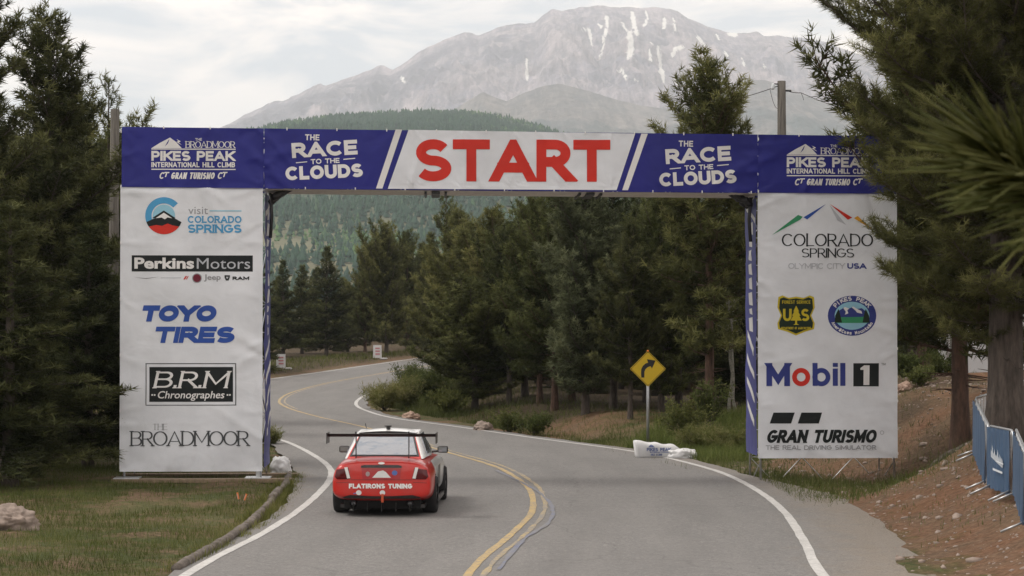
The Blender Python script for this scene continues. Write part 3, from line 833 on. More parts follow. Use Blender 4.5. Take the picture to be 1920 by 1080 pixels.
P_GREEN = m_banner('print_green', (0.05, 0.30, 0.14)); P_ORANGE = m_banner('print_orange', (0.75, 0.36, 0.03)); P_MAROON = m_banner('print_maroon', (0.16, 0.012, 0.03)); P_NAVY = m_banner('print_navy', (0.04, 0.055, 0.25))
def banner_grid(name, face, x0, x1, z0, z1, mat, parent, step=0.07, top=None, bot=None):
    nx_ = max(2, int((x1 - x0) / step)); nz_ = max(2, int((z1 - z0) / step))
    V, F = [], []
    for j in range(nz_ + 1):
        for i in range(nx_ + 1):
            a = x0 + (x1 - x0) * i / nx_
            zt = top(a) if top else z1; zb = bot(a) if bot else z0
            V.append(AINV @ face.P(a, zb + (zt - zb) * j / nz_, 0))
    for j in range(nz_):
        for i in range(nx_):
            k = j * (nx_ + 1) + i
            F.append((k, k + 1, k + nx_ + 2, k + nx_ + 1))
    return add_mesh(name, V, F, mat, parent, True)
# corner points in face coordinates
xL0, zTL = flat.px(229, 238); xL1, _ = flat.px(495, 240); xR0, zTR = flat.px(1421, 252.5); xR1, _ = flat.px(1681, 254)
_, zBL = flat.px(300, 351); _, zBR = flat.px(1600, 362); _, zWL = flat.px(400, 884); _, zWR = flat.px(1550, 859)
top_line = lambda a: zTL + (zTR - zTL) * (a - xL0) / (xR0 - xL0)
low_line = lambda a: zBL + (zBR - zBL) * (a - xL0) / (xR0 - xL0)
faces = {}
def mk(name, x0, x1, z0, z1, mat, seed, top=None, bot=None, amp=1.0, n_off=0.0):
    f = Face(o0 + a_n * n_off, a_u, a_v, a_n, wr(seed, x0, x1, z0, z1, amp))
    o = banner_grid('banner', f, x0, x1, z0, z1, mat, arch, 0.05, top, bot)
    faces[name] = (f, o); return f, o
mk('L', xL0 - 0.03, xL1 - 0.02, zWL, zBL + 0.05, WHITE, 1)
mk('R', xR0 - 0.01, xR1, zWR, zBR + 0.05, WHITE, 2)
mk('LT', xL0, xL1, zBL, zTL, NAVY, 3, top_line, low_line, n_off=0.03)
mk('B', xL1 + 0.012, xR0 - 0.012, zBL, zTL, NAVY, 4, top_line, low_line, n_off=0.03)
mk('RT', xR0, xR1, zBR, zTR, NAVY, 5, top_line, low_line, n_off=0.03)
def pr(fk, polys, mat, lift=0.006, name='lettering'):
    f, o = faces[fk]; return f.build(name, polys, mat, o, lift, AINV)
def bx(fk, x0, y0, x1, y1):
    f = faces[fk][0]; a, d = f.px(x0, y1); c, e = f.px(x1, y0); return a, d, c - a, e - d
def pts(fk, *ps):
    f = faces[fk][0]; return [([f.px(*p) for p in ps], 1)]
def T(fk, txt, x0, y0, x1, y1, mat, t=0.2, gap=0.12, contrast=1.0, serif=0.0, slant=0.0, lift=0.006, rot=0.0):
    a, b_, w, h = bx(fk, x0, y0, x1, y1)
    return pr(fk, place(stroke_text(txt, w, h, t * h, gap, contrast, serif * h, slant), a, b_, rot), mat, lift)
def TF(fk, txt, x0, y0, x1, y1, mat, bold=0.0, slant=0.0, lift=0.006):
    a, b_, w, h = bx(fk, x0, y0, x1, y1)
    return pr(fk, place(font_text(txt, w, h, bold, slant), a, b_), mat, lift)
def rp(fk, x0, y0, x1, y1, mat, lift=0.004, name='printed_panel'):
    a, b_, w, h = bx(fk, x0, y0, x1, y1); return pr(fk, rect(a, b_, a + w, b_ + h), mat, lift, name)

# --- centre of the beam
pr('B', pts('B', (766, 243.5), (1191, 250.5), (1156, 356.5), (727, 354)), WHITE, 0.010, 'printed_panel')
pr('B', pts('B', (742, 243), (754, 243.2), (717, 353.5), (705, 353.4)), P_WHITE, 0.010, 'printed_stripe')
pr('B', pts('B', (1202.5, 250.6), (1214.5, 250.8), (1177.5, 356.7), (1166.5, 356.6)), P_WHITE, 0.010, 'printed_stripe')
T('B', 'START', 778, 262.5, 1144, 340, P_RED, 0.235, 0.035, lift=0.018)
for ox, oy in ((0, 0), (700.5, 11.5)):
    T('B', 'THE', 572 + ox, 252 + oy, 599 + ox, 263 + oy, P_WHITE, 0.2, rot=-0.02)
    T('B', 'RACE', 548 + ox, 269 + oy, 671 + ox, 296.5 + oy, P_WHITE, 0.26, 0.08, rot=0.06)
    T('B', 'TO THE', 583 + ox, 298.8 + oy, 637 + ox, 308 + oy, P_WHITE, 0.21, 0.10, rot=0.05)
    pr('B', pts('B', (555 + ox, 304.5 + oy), (576 + ox, 302.5 + oy), (576 + ox, 304.2 + oy), (555 + ox, 306.2 + oy)), P_WHITE, 0.006, 'printed_rule')
    pr('B', pts('B', (644 + ox, 298 + oy), (666 + ox, 296 + oy), (666 + ox, 297.8 + oy), (644 + ox, 299.8 + oy)), P_WHITE, 0.006, 'printed_rule')
    T('B', 'CLOUDS', 536 + ox, 313.5 + oy, 681 + ox, 338.5 + oy, P_WHITE, 0.27, 0.07, rot=0.05)
# --- tower heads
for fk, ox, oy in (('LT', 0, 0), ('RT', 1191, 12)):
    pr(fk, pts(fk, (284 + ox, 278 + oy), (300 + ox, 268 + oy), (319 + ox, 258 + oy), (330 + ox, 266 + oy), (341 + ox, 278 + oy)), P_WHITE, 0.006, 'emblem')
    pr(fk, pts(fk, (316 + ox, 263 + oy), (318 + ox, 261 + oy), (315 + ox, 269 + oy), (309 + ox, 275 + oy)), NAVY, 0.009, 'emblem')
    pr(fk, pts(fk, (331 + ox, 261 + oy), (339 + ox, 265 + oy), (335 + ox, 267 + oy), (341 + ox, 272 + oy), (337 + ox, 270 + oy), (331 + ox, 266 + oy), (335 + ox, 265 + oy)), P_WHITE, 0.006, 'emblem')
    T(fk, 'BROADMOOR', 348 + ox, 265 + oy, 441 + ox, 277.5 + oy, P_WHITE, 0.13, 0.0, 0.45, 0.3)
    T(fk, 'THE', 366 + ox, 259 + oy, 379 + ox, 264 + oy, P_WHITE, 0.16, 0.1)
    rp(fk, 284 + ox, 279 + oy, 442 + ox, 280.4 + oy, P_WHITE, 0.006, 'printed_rule')
    T(fk, 'PIKES PEAK', 284 + ox, 283.5 + oy, 440 + ox, 301.5 + oy, P_WHITE, 0.24, 0.06)
    T(fk, 'INTERNATIONAL HILL CLIMB', 284 + ox, 304.5 + oy, 441 + ox, 313.5 + oy, P_WHITE, 0.2, 0.08)
    rp(fk, 284 + ox, 317 + oy, 442 + ox, 318.4 + oy, P_WHITE, 0.006, 'printed_rule')
    T(fk, 'GRAN TURISMO', 320 + ox, 323.5 + oy, 404 + ox, 335.5 + oy, P_WHITE, 0.22, 0.06, slant=0.22)
    for gx0 in (298, 407):
        T(fk, 'C', gx0 + ox, 323 + oy, gx0 + 12 + ox, 335.5 + oy, P_WHITE, 0.2, slant=0.25)
        T(fk, 'T', gx0 + 8 + ox, 322.5 + oy, gx0 + 20 + ox, 332 + oy, P_WHITE, 0.24, slant=0.3, lift=0.008)
# --- left tower
def emblem_city(fk):
    f = faces[fk][0]
    cx, cy = f.px(307.5, 404.5); r = f.px(342.5, 404.5)[0] - cx
    pr(fk, ring(cx, cy, r, r, 42, 200, r * 0.34, 30), P_SKY, 0.006, 'emblem')
    pr(fk, disc(cx + r * .0, cy + r * .0, r * .60, r * .60), P_LSKY, 0.005, 'emblem')
    band = [(cx + r * math.cos(R(a)), cy + r * math.sin(R(a))) for a in range(200, 341, 10)]
    pr(fk, [(band + [(cx + r * .55, cy - .12 * r), (cx + .2 * r, cy - .02 * r), (cx - .2 * r, cy - .08 * r), (cx - .55 * r, cy - .16 * r)], 1)], P_BLACK, 0.0075, 'emblem')
    rd = [(cx + r * math.cos(R(a)), cy + r * math.sin(R(a))) for a in range(216, 325, 9)]
    pr(fk, [(rd + [(cx + .45 * r, cy - .52 * r), (cx + .2 * r, cy - .42 * r), (cx - .1 * r, cy - .55 * r), (cx - .4 * r, cy - .5 * r)], 1)], P_RED, 0.009, 'emblem')
    pr(fk, [([(cx - .62 * r, cy - .12 * r), (cx, cy + .28 * r), (cx + .62 * r, cy - .12 * r), (cx + .45 * r, cy - .14 * r), (cx, cy + .16 * r), (cx - .45 * r, cy - .14 * r)], 1)], P_BLACK, 0.0105, 'emblem')
    pr(fk, [([(cx - .45 * r, cy - .14 * r), (cx, cy + .16 * r), (cx + .45 * r, cy - .14 * r), (cx + .2 * r, cy - .09 * r), (cx + .05 * r, cy - .2 * r), (cx - .12 * r, cy - .1 * r)], 1)], P_WHITE, 0.0105, 'emblem')
emblem_city('L')
TF('L', 'visit', 353, 388, 390, 401.5, P_GREY, 0.0)
rp('L', 393, 394.5, 453, 396.5, P_LSKY, 0.006, 'printed_rule')
T('L', 'COLORADO', 352, 405, 453, 418, P_SKY, 0.2, 0.08, serif=0.38)
T('L', 'SPRINGS', 352, 421, 453, 436.5, P_SKY, 0.22, 0.07, serif=0.38)
rp('L', 247, 479, 474, 509, P_BLACK)
TF('L', 'Perkins', 252, 483, 364, 504, P_WHITE, 0.035)
TF('L', 'Motors', 369, 484, 469, 504, P_LGREY, 0.0)
pr('L', pts('L', (249, 519), (272, 521.5), (298, 519), (274, 523)), P_GREY, 0.006, 'emblem')
rp('L', 302, 520.4, 340, 521.4, P_LGREY, 0.006, 'printed_rule')
pr('L', pts('L', (344, 524), (348, 517.5), (351, 517.5), (347, 524)) + pts('L', (348.5, 524), (352.5, 517.5), (354, 517.5), (350.5, 524)), P_RED, 0.006, 'emblem')
fL = faces['L'][0]; ccx, ccy = fL.px(369.5, 521.5); cr_ = 0.105
pr('L', disc(ccx, ccy, cr_, cr_), P_GREY, 0.005, 'emblem'); pr('L', disc(ccx, ccy, cr_ * .82, cr_ * .82), P_MAROON, 0.007, 'emblem')
TF('L', 'Jeep', 382.5, 514.5, 414, 528, P_GREY, 0.02)
pr('L', pts('L', (421, 516), (431, 516), (431, 520), (428.5, 526), (423.5, 526), (421, 520)), P_BLACK, 0.006, 'emblem')
pr('L', pts('L', (423.5, 519), (428.5, 519), (426, 523.5)), P_LGREY, 0.008, 'emblem')
T('L', 'RAM', 436, 518.5, 467, 525, P_BLACK, 0.3, 0.15)
T('L', 'TOYO', 263, 572.5, 409, 603, P_BLUE, 0.335, 0.0, slant=0.20)
T('L', 'TIRES', 287, 612.5, 444, 643, P_BLUE, 0.295, 0.03, slant=0.20)
for q in ((273, 681, 443, 682.6), (273, 758.8, 443, 760.4), (273, 682.6, 274.8, 758.8), (441.2, 682.6, 443, 758.8)):
    rp('L', *q, P_BLACK, 0.004, 'printed_frame')
rp('L', 280, 688, 437, 753.5, P_BLACK)
T('L', 'B.R.M', 287, 695.5, 433, 728, P_WHITE, 0.17, 0.10, 0.55, 0.25, slant=0.22)
TF('L', 'Chronographes', 296, 733, 421, 751.5, P_WHITE, 0.012, 0.2)
for x_ in (284, 288.5, 425, 429.5): rp('L', x_, 739, x_ + 3, 742, P_WHITE, 0.006, 'printed_dot')
T('L', 'THE', 286, 794.5, 314, 806, P_GREY, 0.10, 0.06, 0.45, 0.28)
T('L', 'BROADMOOR', 245, 807.5, 467, 836.5, plain('print_charcoal', (0.05, 0.055, 0.06)), 0.115, -0.02, 0.4, 0.26)
# --- right tower
for q, m_ in ((((1447, 441), (1496, 403), (1505, 406.5), (1500, 412)), P_GREEN), (((1506, 407.5), (1549, 382.5), (1513, 411.5)), P_BLUE), (((1556, 382.5), (1598, 408), (1590, 412)), P_RED),
              (((1555, 383.5), (1587, 422), (1570, 413)), P_LGREY), (((1601, 409), (1608, 405), (1638, 432), (1615, 418)), P_ORANGE)):
    pr('R', pts('R', *q), m_, 0.006, 'emblem')
T('R', 'COLORADO', 1466, 438, 1637, 462, P_BLACK, 0.125, 0.05, 0.5, 0.16)
T('R', 'SPRINGS', 1503, 465.5, 1601, 483, P_BLACK, 0.14, 0.05, 0.5, 0.16)
T('R', 'OLYMPIC CITY', 1478, 493.5, 1584, 504, P_LGREY, 0.14, 0.06)
T('R', 'USA', 1588.5, 493.5, 1624, 504, P_NAVY, 0.24, 0.06)
def shield(fk):
    f = faces[fk][0]
    def sh(k):
        q = [(-.47, .46), (-.36, .5), (-.2, .44), (0, .47), (.2, .44), (.36, .5), (.47, .46), (.49, .2), (.40, 0), (.49, -.2), (.47, -.34), (.22, -.41), (0, -.5), (-.22, -.41), (-.47, -.34), (-.49, -.2), (-.40, 0), (-.49, .2)]
        cx, cy = f.px(1492.5, 591.5); x1, y1 = f.px(1528, 554)
        W_, H_ = (x1 - cx) * 2, (y1 - cy) * 2
        return [([(cx + a * W_ * k, cy + b_ * H_ * k) for a, b_ in q], 1)]
    pr(fk, sh(1.0), P_YEL, 0.004, 'emblem'); pr(fk, sh(0.91), P_DGREEN, 0.006, 'emblem')
    T(fk, 'US'[0], 1468, 579, 1484, 602, P_YEL, 0.2, lift=0.0085); T(fk, 'S', 1502, 579, 1517, 602, P_YEL, 0.2, lift=0.0085)
    pr(fk, pts(fk, (1492.5, 573), (1498, 584), (1496, 584), (1500.5, 592), (1498, 592), (1503, 601), (1494.3, 601), (1494.3, 607), (1498, 609), (1487, 609), (1490.7, 607), (1490.7, 601), (1482, 601), (1487, 592), (1484.5, 592), (1489, 584), (1487, 584)), P_YEL, 0.0095, 'emblem')
    T(fk, 'FOREST SERVICE', 1466, 563.5, 1519, 569.5, P_YEL, 0.17, 0.1, lift=0.0085)
    T(fk, 'DEPARTMENT OF AGRICULTURE', 1465, 613, 1520, 617.5, P_YEL, 0.17, 0.1, lift=0.0085)
shield('R')
def oval(fk):
    f = faces[fk][0]
    cx, cy = f.px(1597.5, 592); x1, y1 = f.px(1643, 554.5); rx, ry = x1 - cx, y1 - cy
    E = lambda q: [([(cx + a * rx, cy + b_ * ry) for a, b_ in q], 1)]
    pr(fk, disc(cx, cy, rx, ry, 40), P_NAVY, 0.004, 'emblem')
    pr(fk, disc(cx, cy, rx * .72, ry * .70, 36), P_LSKY, 0.006, 'emblem')
    pr(fk, E([(-.70, .0), (-.62, .2), (-.45, .32), (-.3, .44), (-.12, .36), (.05, .46), (.2, .34), (.4, .38), (.58, .2), (.70, 0), (.66, -.14), (-.66, -.14)]), P_NAVY, 0.0075, 'emblem')
    for q in ([(-.36, .37), (-.3, .44), (-.12, .36), (-.2, .28), (-.16, .12), (-.3, .05), (-.26, .2)], [(-.02, .42), (.05, .46), (.2, .34), (.38, .24), (.42, .1), (.2, .16), (.14, .26)]):
        pr(fk, E(q), P_WHITE, 0.009, 'emblem')
    pr(fk, E([(-.71, -.08), (.3, -.06), (.71, -.04), (.64, -.36), (-.64, -.36)]), P_GREEN, 0.009, 'emblem')
    pr(fk, E([(-.60, -.36), (.1, -.40), (.62, -.36), (.45, -.55), (-.40, -.56)]), P_LSKY, 0.0105, 'emblem')
    for sx_ in (-1, 1):
        pr(fk, E([(sx_ * .56, .34), (sx_ * .50, .1), (sx_ * .46, -.12), (sx_ * .42, -.34), (sx_ * .72, -.34), (sx_ * .70, .0), (sx_ * .62, .2)]), P_DGREEN, 0.012, 'emblem')
    def arc_text(txt, r_, a0, a1, flip, hh):
        n = len(txt)
        for i, ch in enumerate(txt):
            if ch == ' ': continue
            a = R(a0 + (a1 - a0) * i / (n - 1))
            px_, py_ = cx + rx * r_ * math.cos(a), cy + ry * r_ * math.sin(a)
            rot = a - math.pi / 2 if not flip else a + math.pi / 2
            w_ = hh * (0.42 if ch == 'I' else 0.85)
            polys = stroke_text(ch, w_, hh, hh * 0.22) if not flip else font_text(ch, w_ * 0.8, hh * (1 if ch.isupper() or ch in 'tcik' else 0.75), 0.03)
            polys = [([(a_ - w_ / 2, b_ - hh / 2) for a_, b_ in q], l) for q, l in polys]
            pr(fk, place(polys, px_, py_, rot), P_WHITE, 0.0075)
    arc_text('PIKES PEAK', 0.86, 142, 38, False, ry * 0.21)
    arc_text("America's Mountain", 0.86, 206, 334, True, ry * 0.17)
oval('R')
T('R', 'M', 1437, 680.5, 1481, 724, P_NAVY, 0.25)
f_ = faces['R'][0]; mcx, mcy = f_.px(1502, 707); mr_ = f_.px(1519, 707)[0] - mcx
pr('R', ring(mcx, mcy, mr_, mr_, 0, 360, mr_ * 0.52, 36), P_RED, 0.006, 'emblem')
rp('R', 1523.5, 680.5, 1533, 723.5, P_NAVY, 0.006, 'lettering')
bcx, bcy = f_.px(1540, 707); pr('R', ring(bcx, bcy, mr_, mr_, 0, 360, mr_ * 0.52, 36), P_NAVY, 0.0072, 'lettering')
for y0_, y1_ in ((680.5, 688), (691, 723.5)): rp('R', 1561.5, y0_, 1571, y1_, P_NAVY, 0.006, 'lettering')
rp('R', 1575.5, 680.5, 1585, 723.5, P_NAVY, 0.006, 'lettering')
rp('R', 1600, 681, 1647.5, 724.5, P_BLACK)
pr('R', pts('R', (1620, 685), (1630, 685), (1630, 722), (1619, 722), (1619, 693.5), (1613, 693.5), (1613, 690)), P_WHITE, 0.007)
T('R', 'TM', 1652, 680.5, 1660, 685, P_GREY, 0.2, 0.1)
pr('R', pts('R', (1443, 794), (1450, 773.5), (1490, 773.5), (1483, 794)), P_BLACK, 0.006, 'emblem'); pr('R', pts('R', (1495.5, 794), (1502.5, 773.5), (1541, 773.5), (1535, 794)), P_BLACK, 0.006, 'emblem')
T('R', 'GRAN TURISMO', 1436, 805.5, 1646, 830.5, P_BLACK, 0.24, 0.03, slant=0.25)
rgx, rgy = f_.px(1653.5, 811); pr('R', ring(rgx, rgy, .045, .045, 0, 360, .01, 16), P_GREY)
T('R', 'THE REAL DRIVING SIMULATOR', 1436, 834.5, 1642, 843.5, P_GREY, 0.17, 0.12)

# --- towers, inner side banners, beam
DEP = 1.55
lx = lambda a: a - 0.0
def tower(x0, x1, z1, zb):
    bm = bmesh.new()
    ys = (0.09, DEP); xs = (x0 + .06, x1 - .06)
    for xx in xs:
        for yy in ys: bm_tube(bm, [(xx, yy, zb), (xx, yy, z1 - .06)], 0.025, 6)
    n = int((z1 - zb) / 0.62)
    for k in range(n):
        za, zc = zb + .1 + k * 0.62, zb + .1 + (k + 1) * 0.62
        for xx in xs:
            bm_tube(bm, [(xx, ys[0], za if k % 2 else zc), (xx, ys[1], zc if k % 2 else za)], 0.013, 5, False)
        for yy in ys[1:]:
            m_ = 5
            for j in range(m_):
                xa = xs[0] + (xs[1] - xs[0]) * j / m_; xb = xs[0] + (xs[1] - xs[0]) * (j + 1) / m_
                bm_tube(bm, [(xa, yy, za if (j + k) % 2 else zc), (xb, yy, zc if (j + k) % 2 else za)], 0.011, 5, False)
            bm_tube(bm, [(xs[0], yy, zc), (xs[1], yy, zc)], 0.011, 5, False)
    return from_bm('truss_tower', bm, ALU, arch, True)
gzR = hz(*(o0 + a_u * xR0).xy) 
tower(xL0, xL1, zTL, 0.04); tower(xR0, xR1, zTR, hz(*(o0 + a_u * (xR0 + 1.3)).xy) - 0.25)
def side(xx, sgn, z0, z1):
    f = Face(o0 + a_u * xx + a_n * 0.0, -a_n, a_v, a_u * sgn, wr(9 + sgn, 0, DEP, z0, z1, 0.9))
    V, F = [], []
    nu, nv = 10, 60
    for j in range(nv + 1):
        for i in range(nu + 1): V.append(AINV @ f.P(0.07 + (DEP - 0.07) * i / nu, z0 + (z1 - z0) * j / nv, 0.0))
    for j in range(nv):
        for i in range(nu):
            k = j * (nu + 1) + i; F.append((k, k + 1, k + nu + 2, k + nu + 1))
    o = add_mesh('side_banner', V, F, NAVY2, arch, True)
    hgt = z1 - z0
    for k in range(4):                                        # slanted white bars low down
        zc = z0 + hgt * (0.11 + 0.092 * k)
        f.build('printed_stripe', [([(0.30, zc), (1.30, zc + .42), (1.30, zc + .58), (0.30, zc + .16)], 1)], P_WHITE, o, 0.006, AINV)
    # lettering that reads up the banner
    rg = random.Random(3 + sgn); zq = z0 + hgt * .48; marks = []
    while zq < z0 + hgt * .92:
        l_ = rg.uniform(.14, .34); w_ = rg.uniform(.20, .30)
        marks.append(([(.80 - w_, zq), (.80 + w_ * .7, zq + .03), (.80 + w_, zq + l_ - .02), (.80 - w_ * .7, zq + l_)], 1)); zq += l_ + .05
    f.build('faded_lettering', marks, P_WHITE, o, 0.006, AINV)
    f.build('printed_stripe', [([(0.2, z1 - .55), (1.35, z1 - .18), (1.35, z1 - .08), (0.2, z1 - .42)], 1)], P_WHITE, o, 0.006, AINV)
side(xL1 + 0.02, 1, 0.32, zBL - 0.12); side(xR0 - 0.03, -1, zWR + 0.05, zBR - 0.12)
# beam box behind the banner
bm = bmesh.new()
for yy in (0.10, DEP):
    for kind in (0, 1):
        za = (top_line(xL1) - .08, top_line(xR0) - .08) if kind else (low_line(xL1) + .06, low_line(xR0) + .06)
        bm_tube(bm, [(xL1 - .4, yy, za[0]), (xR0 + .4, yy, za[1])], 0.03, 6)
n_ = 18
for k in range(n_):
    xa = xL1 + (xR0 - xL1) * k / n_; xb = xL1 + (xR0 - xL1) * (k + 1) / n_
    bm_tube(bm, [(xa, DEP, (low_line if k % 2 else top_line)(xa)), (xb, DEP, (top_line if k % 2 else low_line)(xb))], 0.014, 5, False)
from_bm('beam_truss', bm, ALU, arch, True)
def sheet(name, z_of, y0, y1, mat, dz=0.0):
    V, F = [], []
    n = 60
    for i in range(n + 1):
        xx = xL1 + (xR0 - xL1) * i / n
        sag = -0.025 * abs(math.sin(i * 0.9)) - 0.01 * math.sin(i * 2.3)
        V += [(xx, y0, z_of(xx) + dz + 0.01), (xx, (y0 + y1) / 2, z_of(xx) + dz + sag - 0.02), (xx, y1, z_of(xx) + dz)]
    for i in range(n):
        for j in range(2):
            k = i * 3 + j; F.append((k, k + 3, k + 4, k + 1))
    return add_mesh(name, V, F, mat, arch, True)
sheet('beam_underside', low_line, 0.0, DEP, CREAM, -0.02)
back = Face(o0 - a_n * (DEP + 0.06), a_u, a_v, -a_n, wr(15, xL0, xR1, zBL, zTL))
banner_grid('back_banner', back, xL0, xR1, zBL, zTL, NAVY, arch, 0.25, top_line, low_line)
for a0_, a1_ in ((798, 836), (1088, 1128)):
    xa, xb = flat.px(a0_, 360)[0], flat.px(a1_, 360)[0]
    for j, xx in enumerate((xa, (xa + xb) / 2, xb)):
        bm = bmesh.new(); bm_box(bm, (xx, DEP * .5, low_line(xx) - .055), (0.18 if j == 1 else 0.05, DEP * 0.9, 0.05), bevel=0.006); from_bm('strap', bm, BLACK, arch)
def bundle(xc, zc, s):
    bm = bmesh.new()
    for i in range(5):
        rg = random.Random(i + int(s * 7))
        q = [(xc + s * (0.06 + 0.11 * k + rg.uniform(-.04, .04)), 0.45 + rg.uniform(-.2, .2), zc - 0.05 - 0.16 * math.exp(-k * .7) * rg.uniform(.6, 1.3) + .03 * k) for k in range(5)]
        bm_tube(bm, q, [0.05, 0.08, 0.07, 0.06, 0.03], 7)
    bm_tube(bm, [(xc + s * .05, .3, zc - .02), (xc + s * .09, .3, zc - .5), (xc + s * .06, .3, zc - 1.0)], 0.04, 6)
    from_bm('bundled_cover', bm, BLACK, arch, True)
bundle(xL1 + 0.06, low_line(xL1) - .06, 1); bundle(xR0 - 0.06, low_line(xR0) - .06, -1)
# eyelet ties along the banner edges
def ties():
    me = None
    def tie(x, z):
        nonlocal me
        if me is None:
            bm = bmesh.new(); bm_box(bm, (0, 0, 0), (0.022, 0.03, 0.06), bevel=0.004)
            me = bpy.data.meshes.new('tie'); bm.to_mesh(me); bm.free(); me.materials.append(P_WHITE)
        o = bpy.data.objects.new('tie', me); link(o, arch); o.location = (x, -0.045, z)
    k = 0
    x = xL1 + 0.5
    while x < xR0:
        tie(x, top_line(x) - .005); tie(x + .4, low_line(x + .4) + .005); x += 1.08
    for xx in (xL0 + .9, xL0 + 1.9, xR0 + .9, xR0 + 1.9): tie(xx, top_line(xx) - .005)
    for xx, z0, z1 in ((xL0 - .015, zWL, zTL), (xR0 + .004, zWR, zTR), (xR1 - .01, zWR, zTR)):
        n = 7
        for j in range(n): tie(xx, z0 + .1 + (z1 - z0 - .2) * j / (n - 1))
ties()
# feet and timber packing
box('base_plate', (xL1 - .12, 0.15, 0.10), (0.55, 0.45, 0.03), ALU, arch, 0.006)
box('base_post', (xL1 - .12, 0.12, 0.26), (0.09, 0.09, 0.30), ALU, arch, 0.006)
box('base_plate', (xL0 + .12, 0.15, 0.10), (0.55, 0.45, 0.03), ALU, arch, 0.006)
box('packing_plank', (xL0 + 1.75, 0.05, 0.045), (3.9, 0.28, 0.09), WOOD, arch, 0.012)
box('packing_plank', (xL0 + 1.75, DEP, 0.045), (3.9, 0.28, 0.09), WOOD, arch, 0.012)
box('base_plate', (xR0 + .12, 0.15, gzR + 0.03), (0.5, 0.4, 0.03), ALU, arch, 0.006)
# ================================================================== RACE CAR
def m_car(name, col, coat=0.6, rough=0.32):
    b = NB(name); b.base(b.mix(b.rng(b.noise(7, 5, 0.6, b.obj()), 0.4, 0.75, 0, 0.12), col, (0.25, 0.2, 0.17)))
    b.set(Roughness=rough); b.p.inputs['Coat Weight'].default_value = coat; b.p.inputs['Coat Roughness'].default_value = 0.08
    return b.m
RED = m_car('car_paint_red', (0.56, 0.016, 0.010)); CWHITE = m_car('car_paint_white', (0.74, 0.74, 0.73))
CBLACK = m_car('carbon_black', (0.012, 0.012, 0.013), 0.2, 0.4); RUBBER = plain('tyre_rubber', (0.016, 0.016, 0.017), 0.85)
RIM = plain('rim_dark_metal', (0.09, 0.09, 0.095), 0.35, 0.7)
b = NB('car_glass'); b.base((0.36, 0.38, 0.41)); b.set(Roughness=0.06, Metallic=0.62)
b.bump(b.noise(2.2, 3, 0.5, b.obj()), 0.25, 0.06); GLASS = b.m
b = NB('tail_lamp_red'); b.base((0.09, 0.002, 0.004)); b.set(Roughness=0.12); LAMP_R = b.m
b = NB('tail_lamp_clear'); b.base((0.75, 0.73, 0.70)); b.set(Roughness=0.12); LAMP_W = b.m
cp = G(724, 962)
car = empty('race_car', (cp.x, cp.y, 0.021), R(-1.6))
tag(car, 'red and white racing sedan with tall black rear wing', 'car')
def section(w, zb, zt, xs):
    return [(0, zb), (.62 * w, zb), (.95 * w, zb + .05), (w, .44), (w * 1.0, .60), (w * .985, .72), (w * .94, .84), (xs, zt - .035), (xs * .55, zt), (0, zt + .004)]
ST = [(-.93, .80, .34, .90, .66), (-.90, .86, .31, .955, .70), (-.80, .885, .27, 1.0, .72), (-.45, .90, .22, 1.03, .73), (0, .915, .20, 1.03, .74), (.6, .885, .19, 1.0, .74), (1.3, .875, .19, .98, .74),
      (2.0, .885, .19, .985, .74), (2.6, .91, .20, .93, .72), (3.05, .875, .20, .85, .66), (3.38, .76, .22, .72, .55), (3.47, .62, .28, .60, .45)]
bm = bmesh.new(); rings = []
for y_, w_, zb_, zt_, xs_ in ST:
    h_ = section(w_, zb_, zt_, xs_)
    loop = [(x_, z_) for x_, z_ in h_] + [(-x_, z_) for x_, z_ in reversed(h_[1:-1])]
    rings.append([bm.verts.new((x_, y_, z_)) for x_, z_ in loop])
for r0, r1 in zip(rings, rings[1:]):
    for k in range(len(r0)): bm.faces.new((r0[k], r0[(k + 1) % len(r0)], r1[(k + 1) % len(r1)], r1[k]))
bm.faces.new(rings[0]); bm.faces.new(rings[-1][::-1])
body = from_bm('body', bm, RED, car, True)
md = body.modifiers.new('smooth', 'SUBSURF'); md.levels = 2; md.render_levels = 2
# wheel arch openings cut from the body
cut_bm = bmesh.new()
for y_ in (0.0, 2.6):
    for s_ in (-1, 1):
        bmesh.ops.create_cone(cut_bm, cap_ends=True, segments=28, radius1=.365, radius2=.365, depth=.52, matrix=Matrix.Translation((s_ * .86, y_, .33)) @ Matrix.Rotation(math.pi / 2, 4, 'Y'))
cutter = from_bm('cutter', cut_bm, CBLACK, car)
bo = body.modifiers.new('arches', 'BOOLEAN'); bo.operation = 'DIFFERENCE'; bo.object = cutter; bo.solver = 'EXACT'
bpy.context.view_layer.update()
dg = bpy.context.evaluated_depsgraph_get()
me2 = bpy.data.meshes.new_from_object(body.evaluated_get(dg)); body.modifiers.clear(); body.data = me2; me2.name = 'body'
bpy.data.objects.remove(cutter, do_unlink=True)
me2.materials.clear(); me2.materials.append(RED); me2.materials.append(CWHITE)
for p in me2.polygons:
    p.material_index = 1 if (p.center.x > .78 and .1 < p.center.y < 3.0 and p.center.z > 0.3) or p.center.y > 2.2 and p.center.z > .8 and abs(p.center.x) < .5 else 0
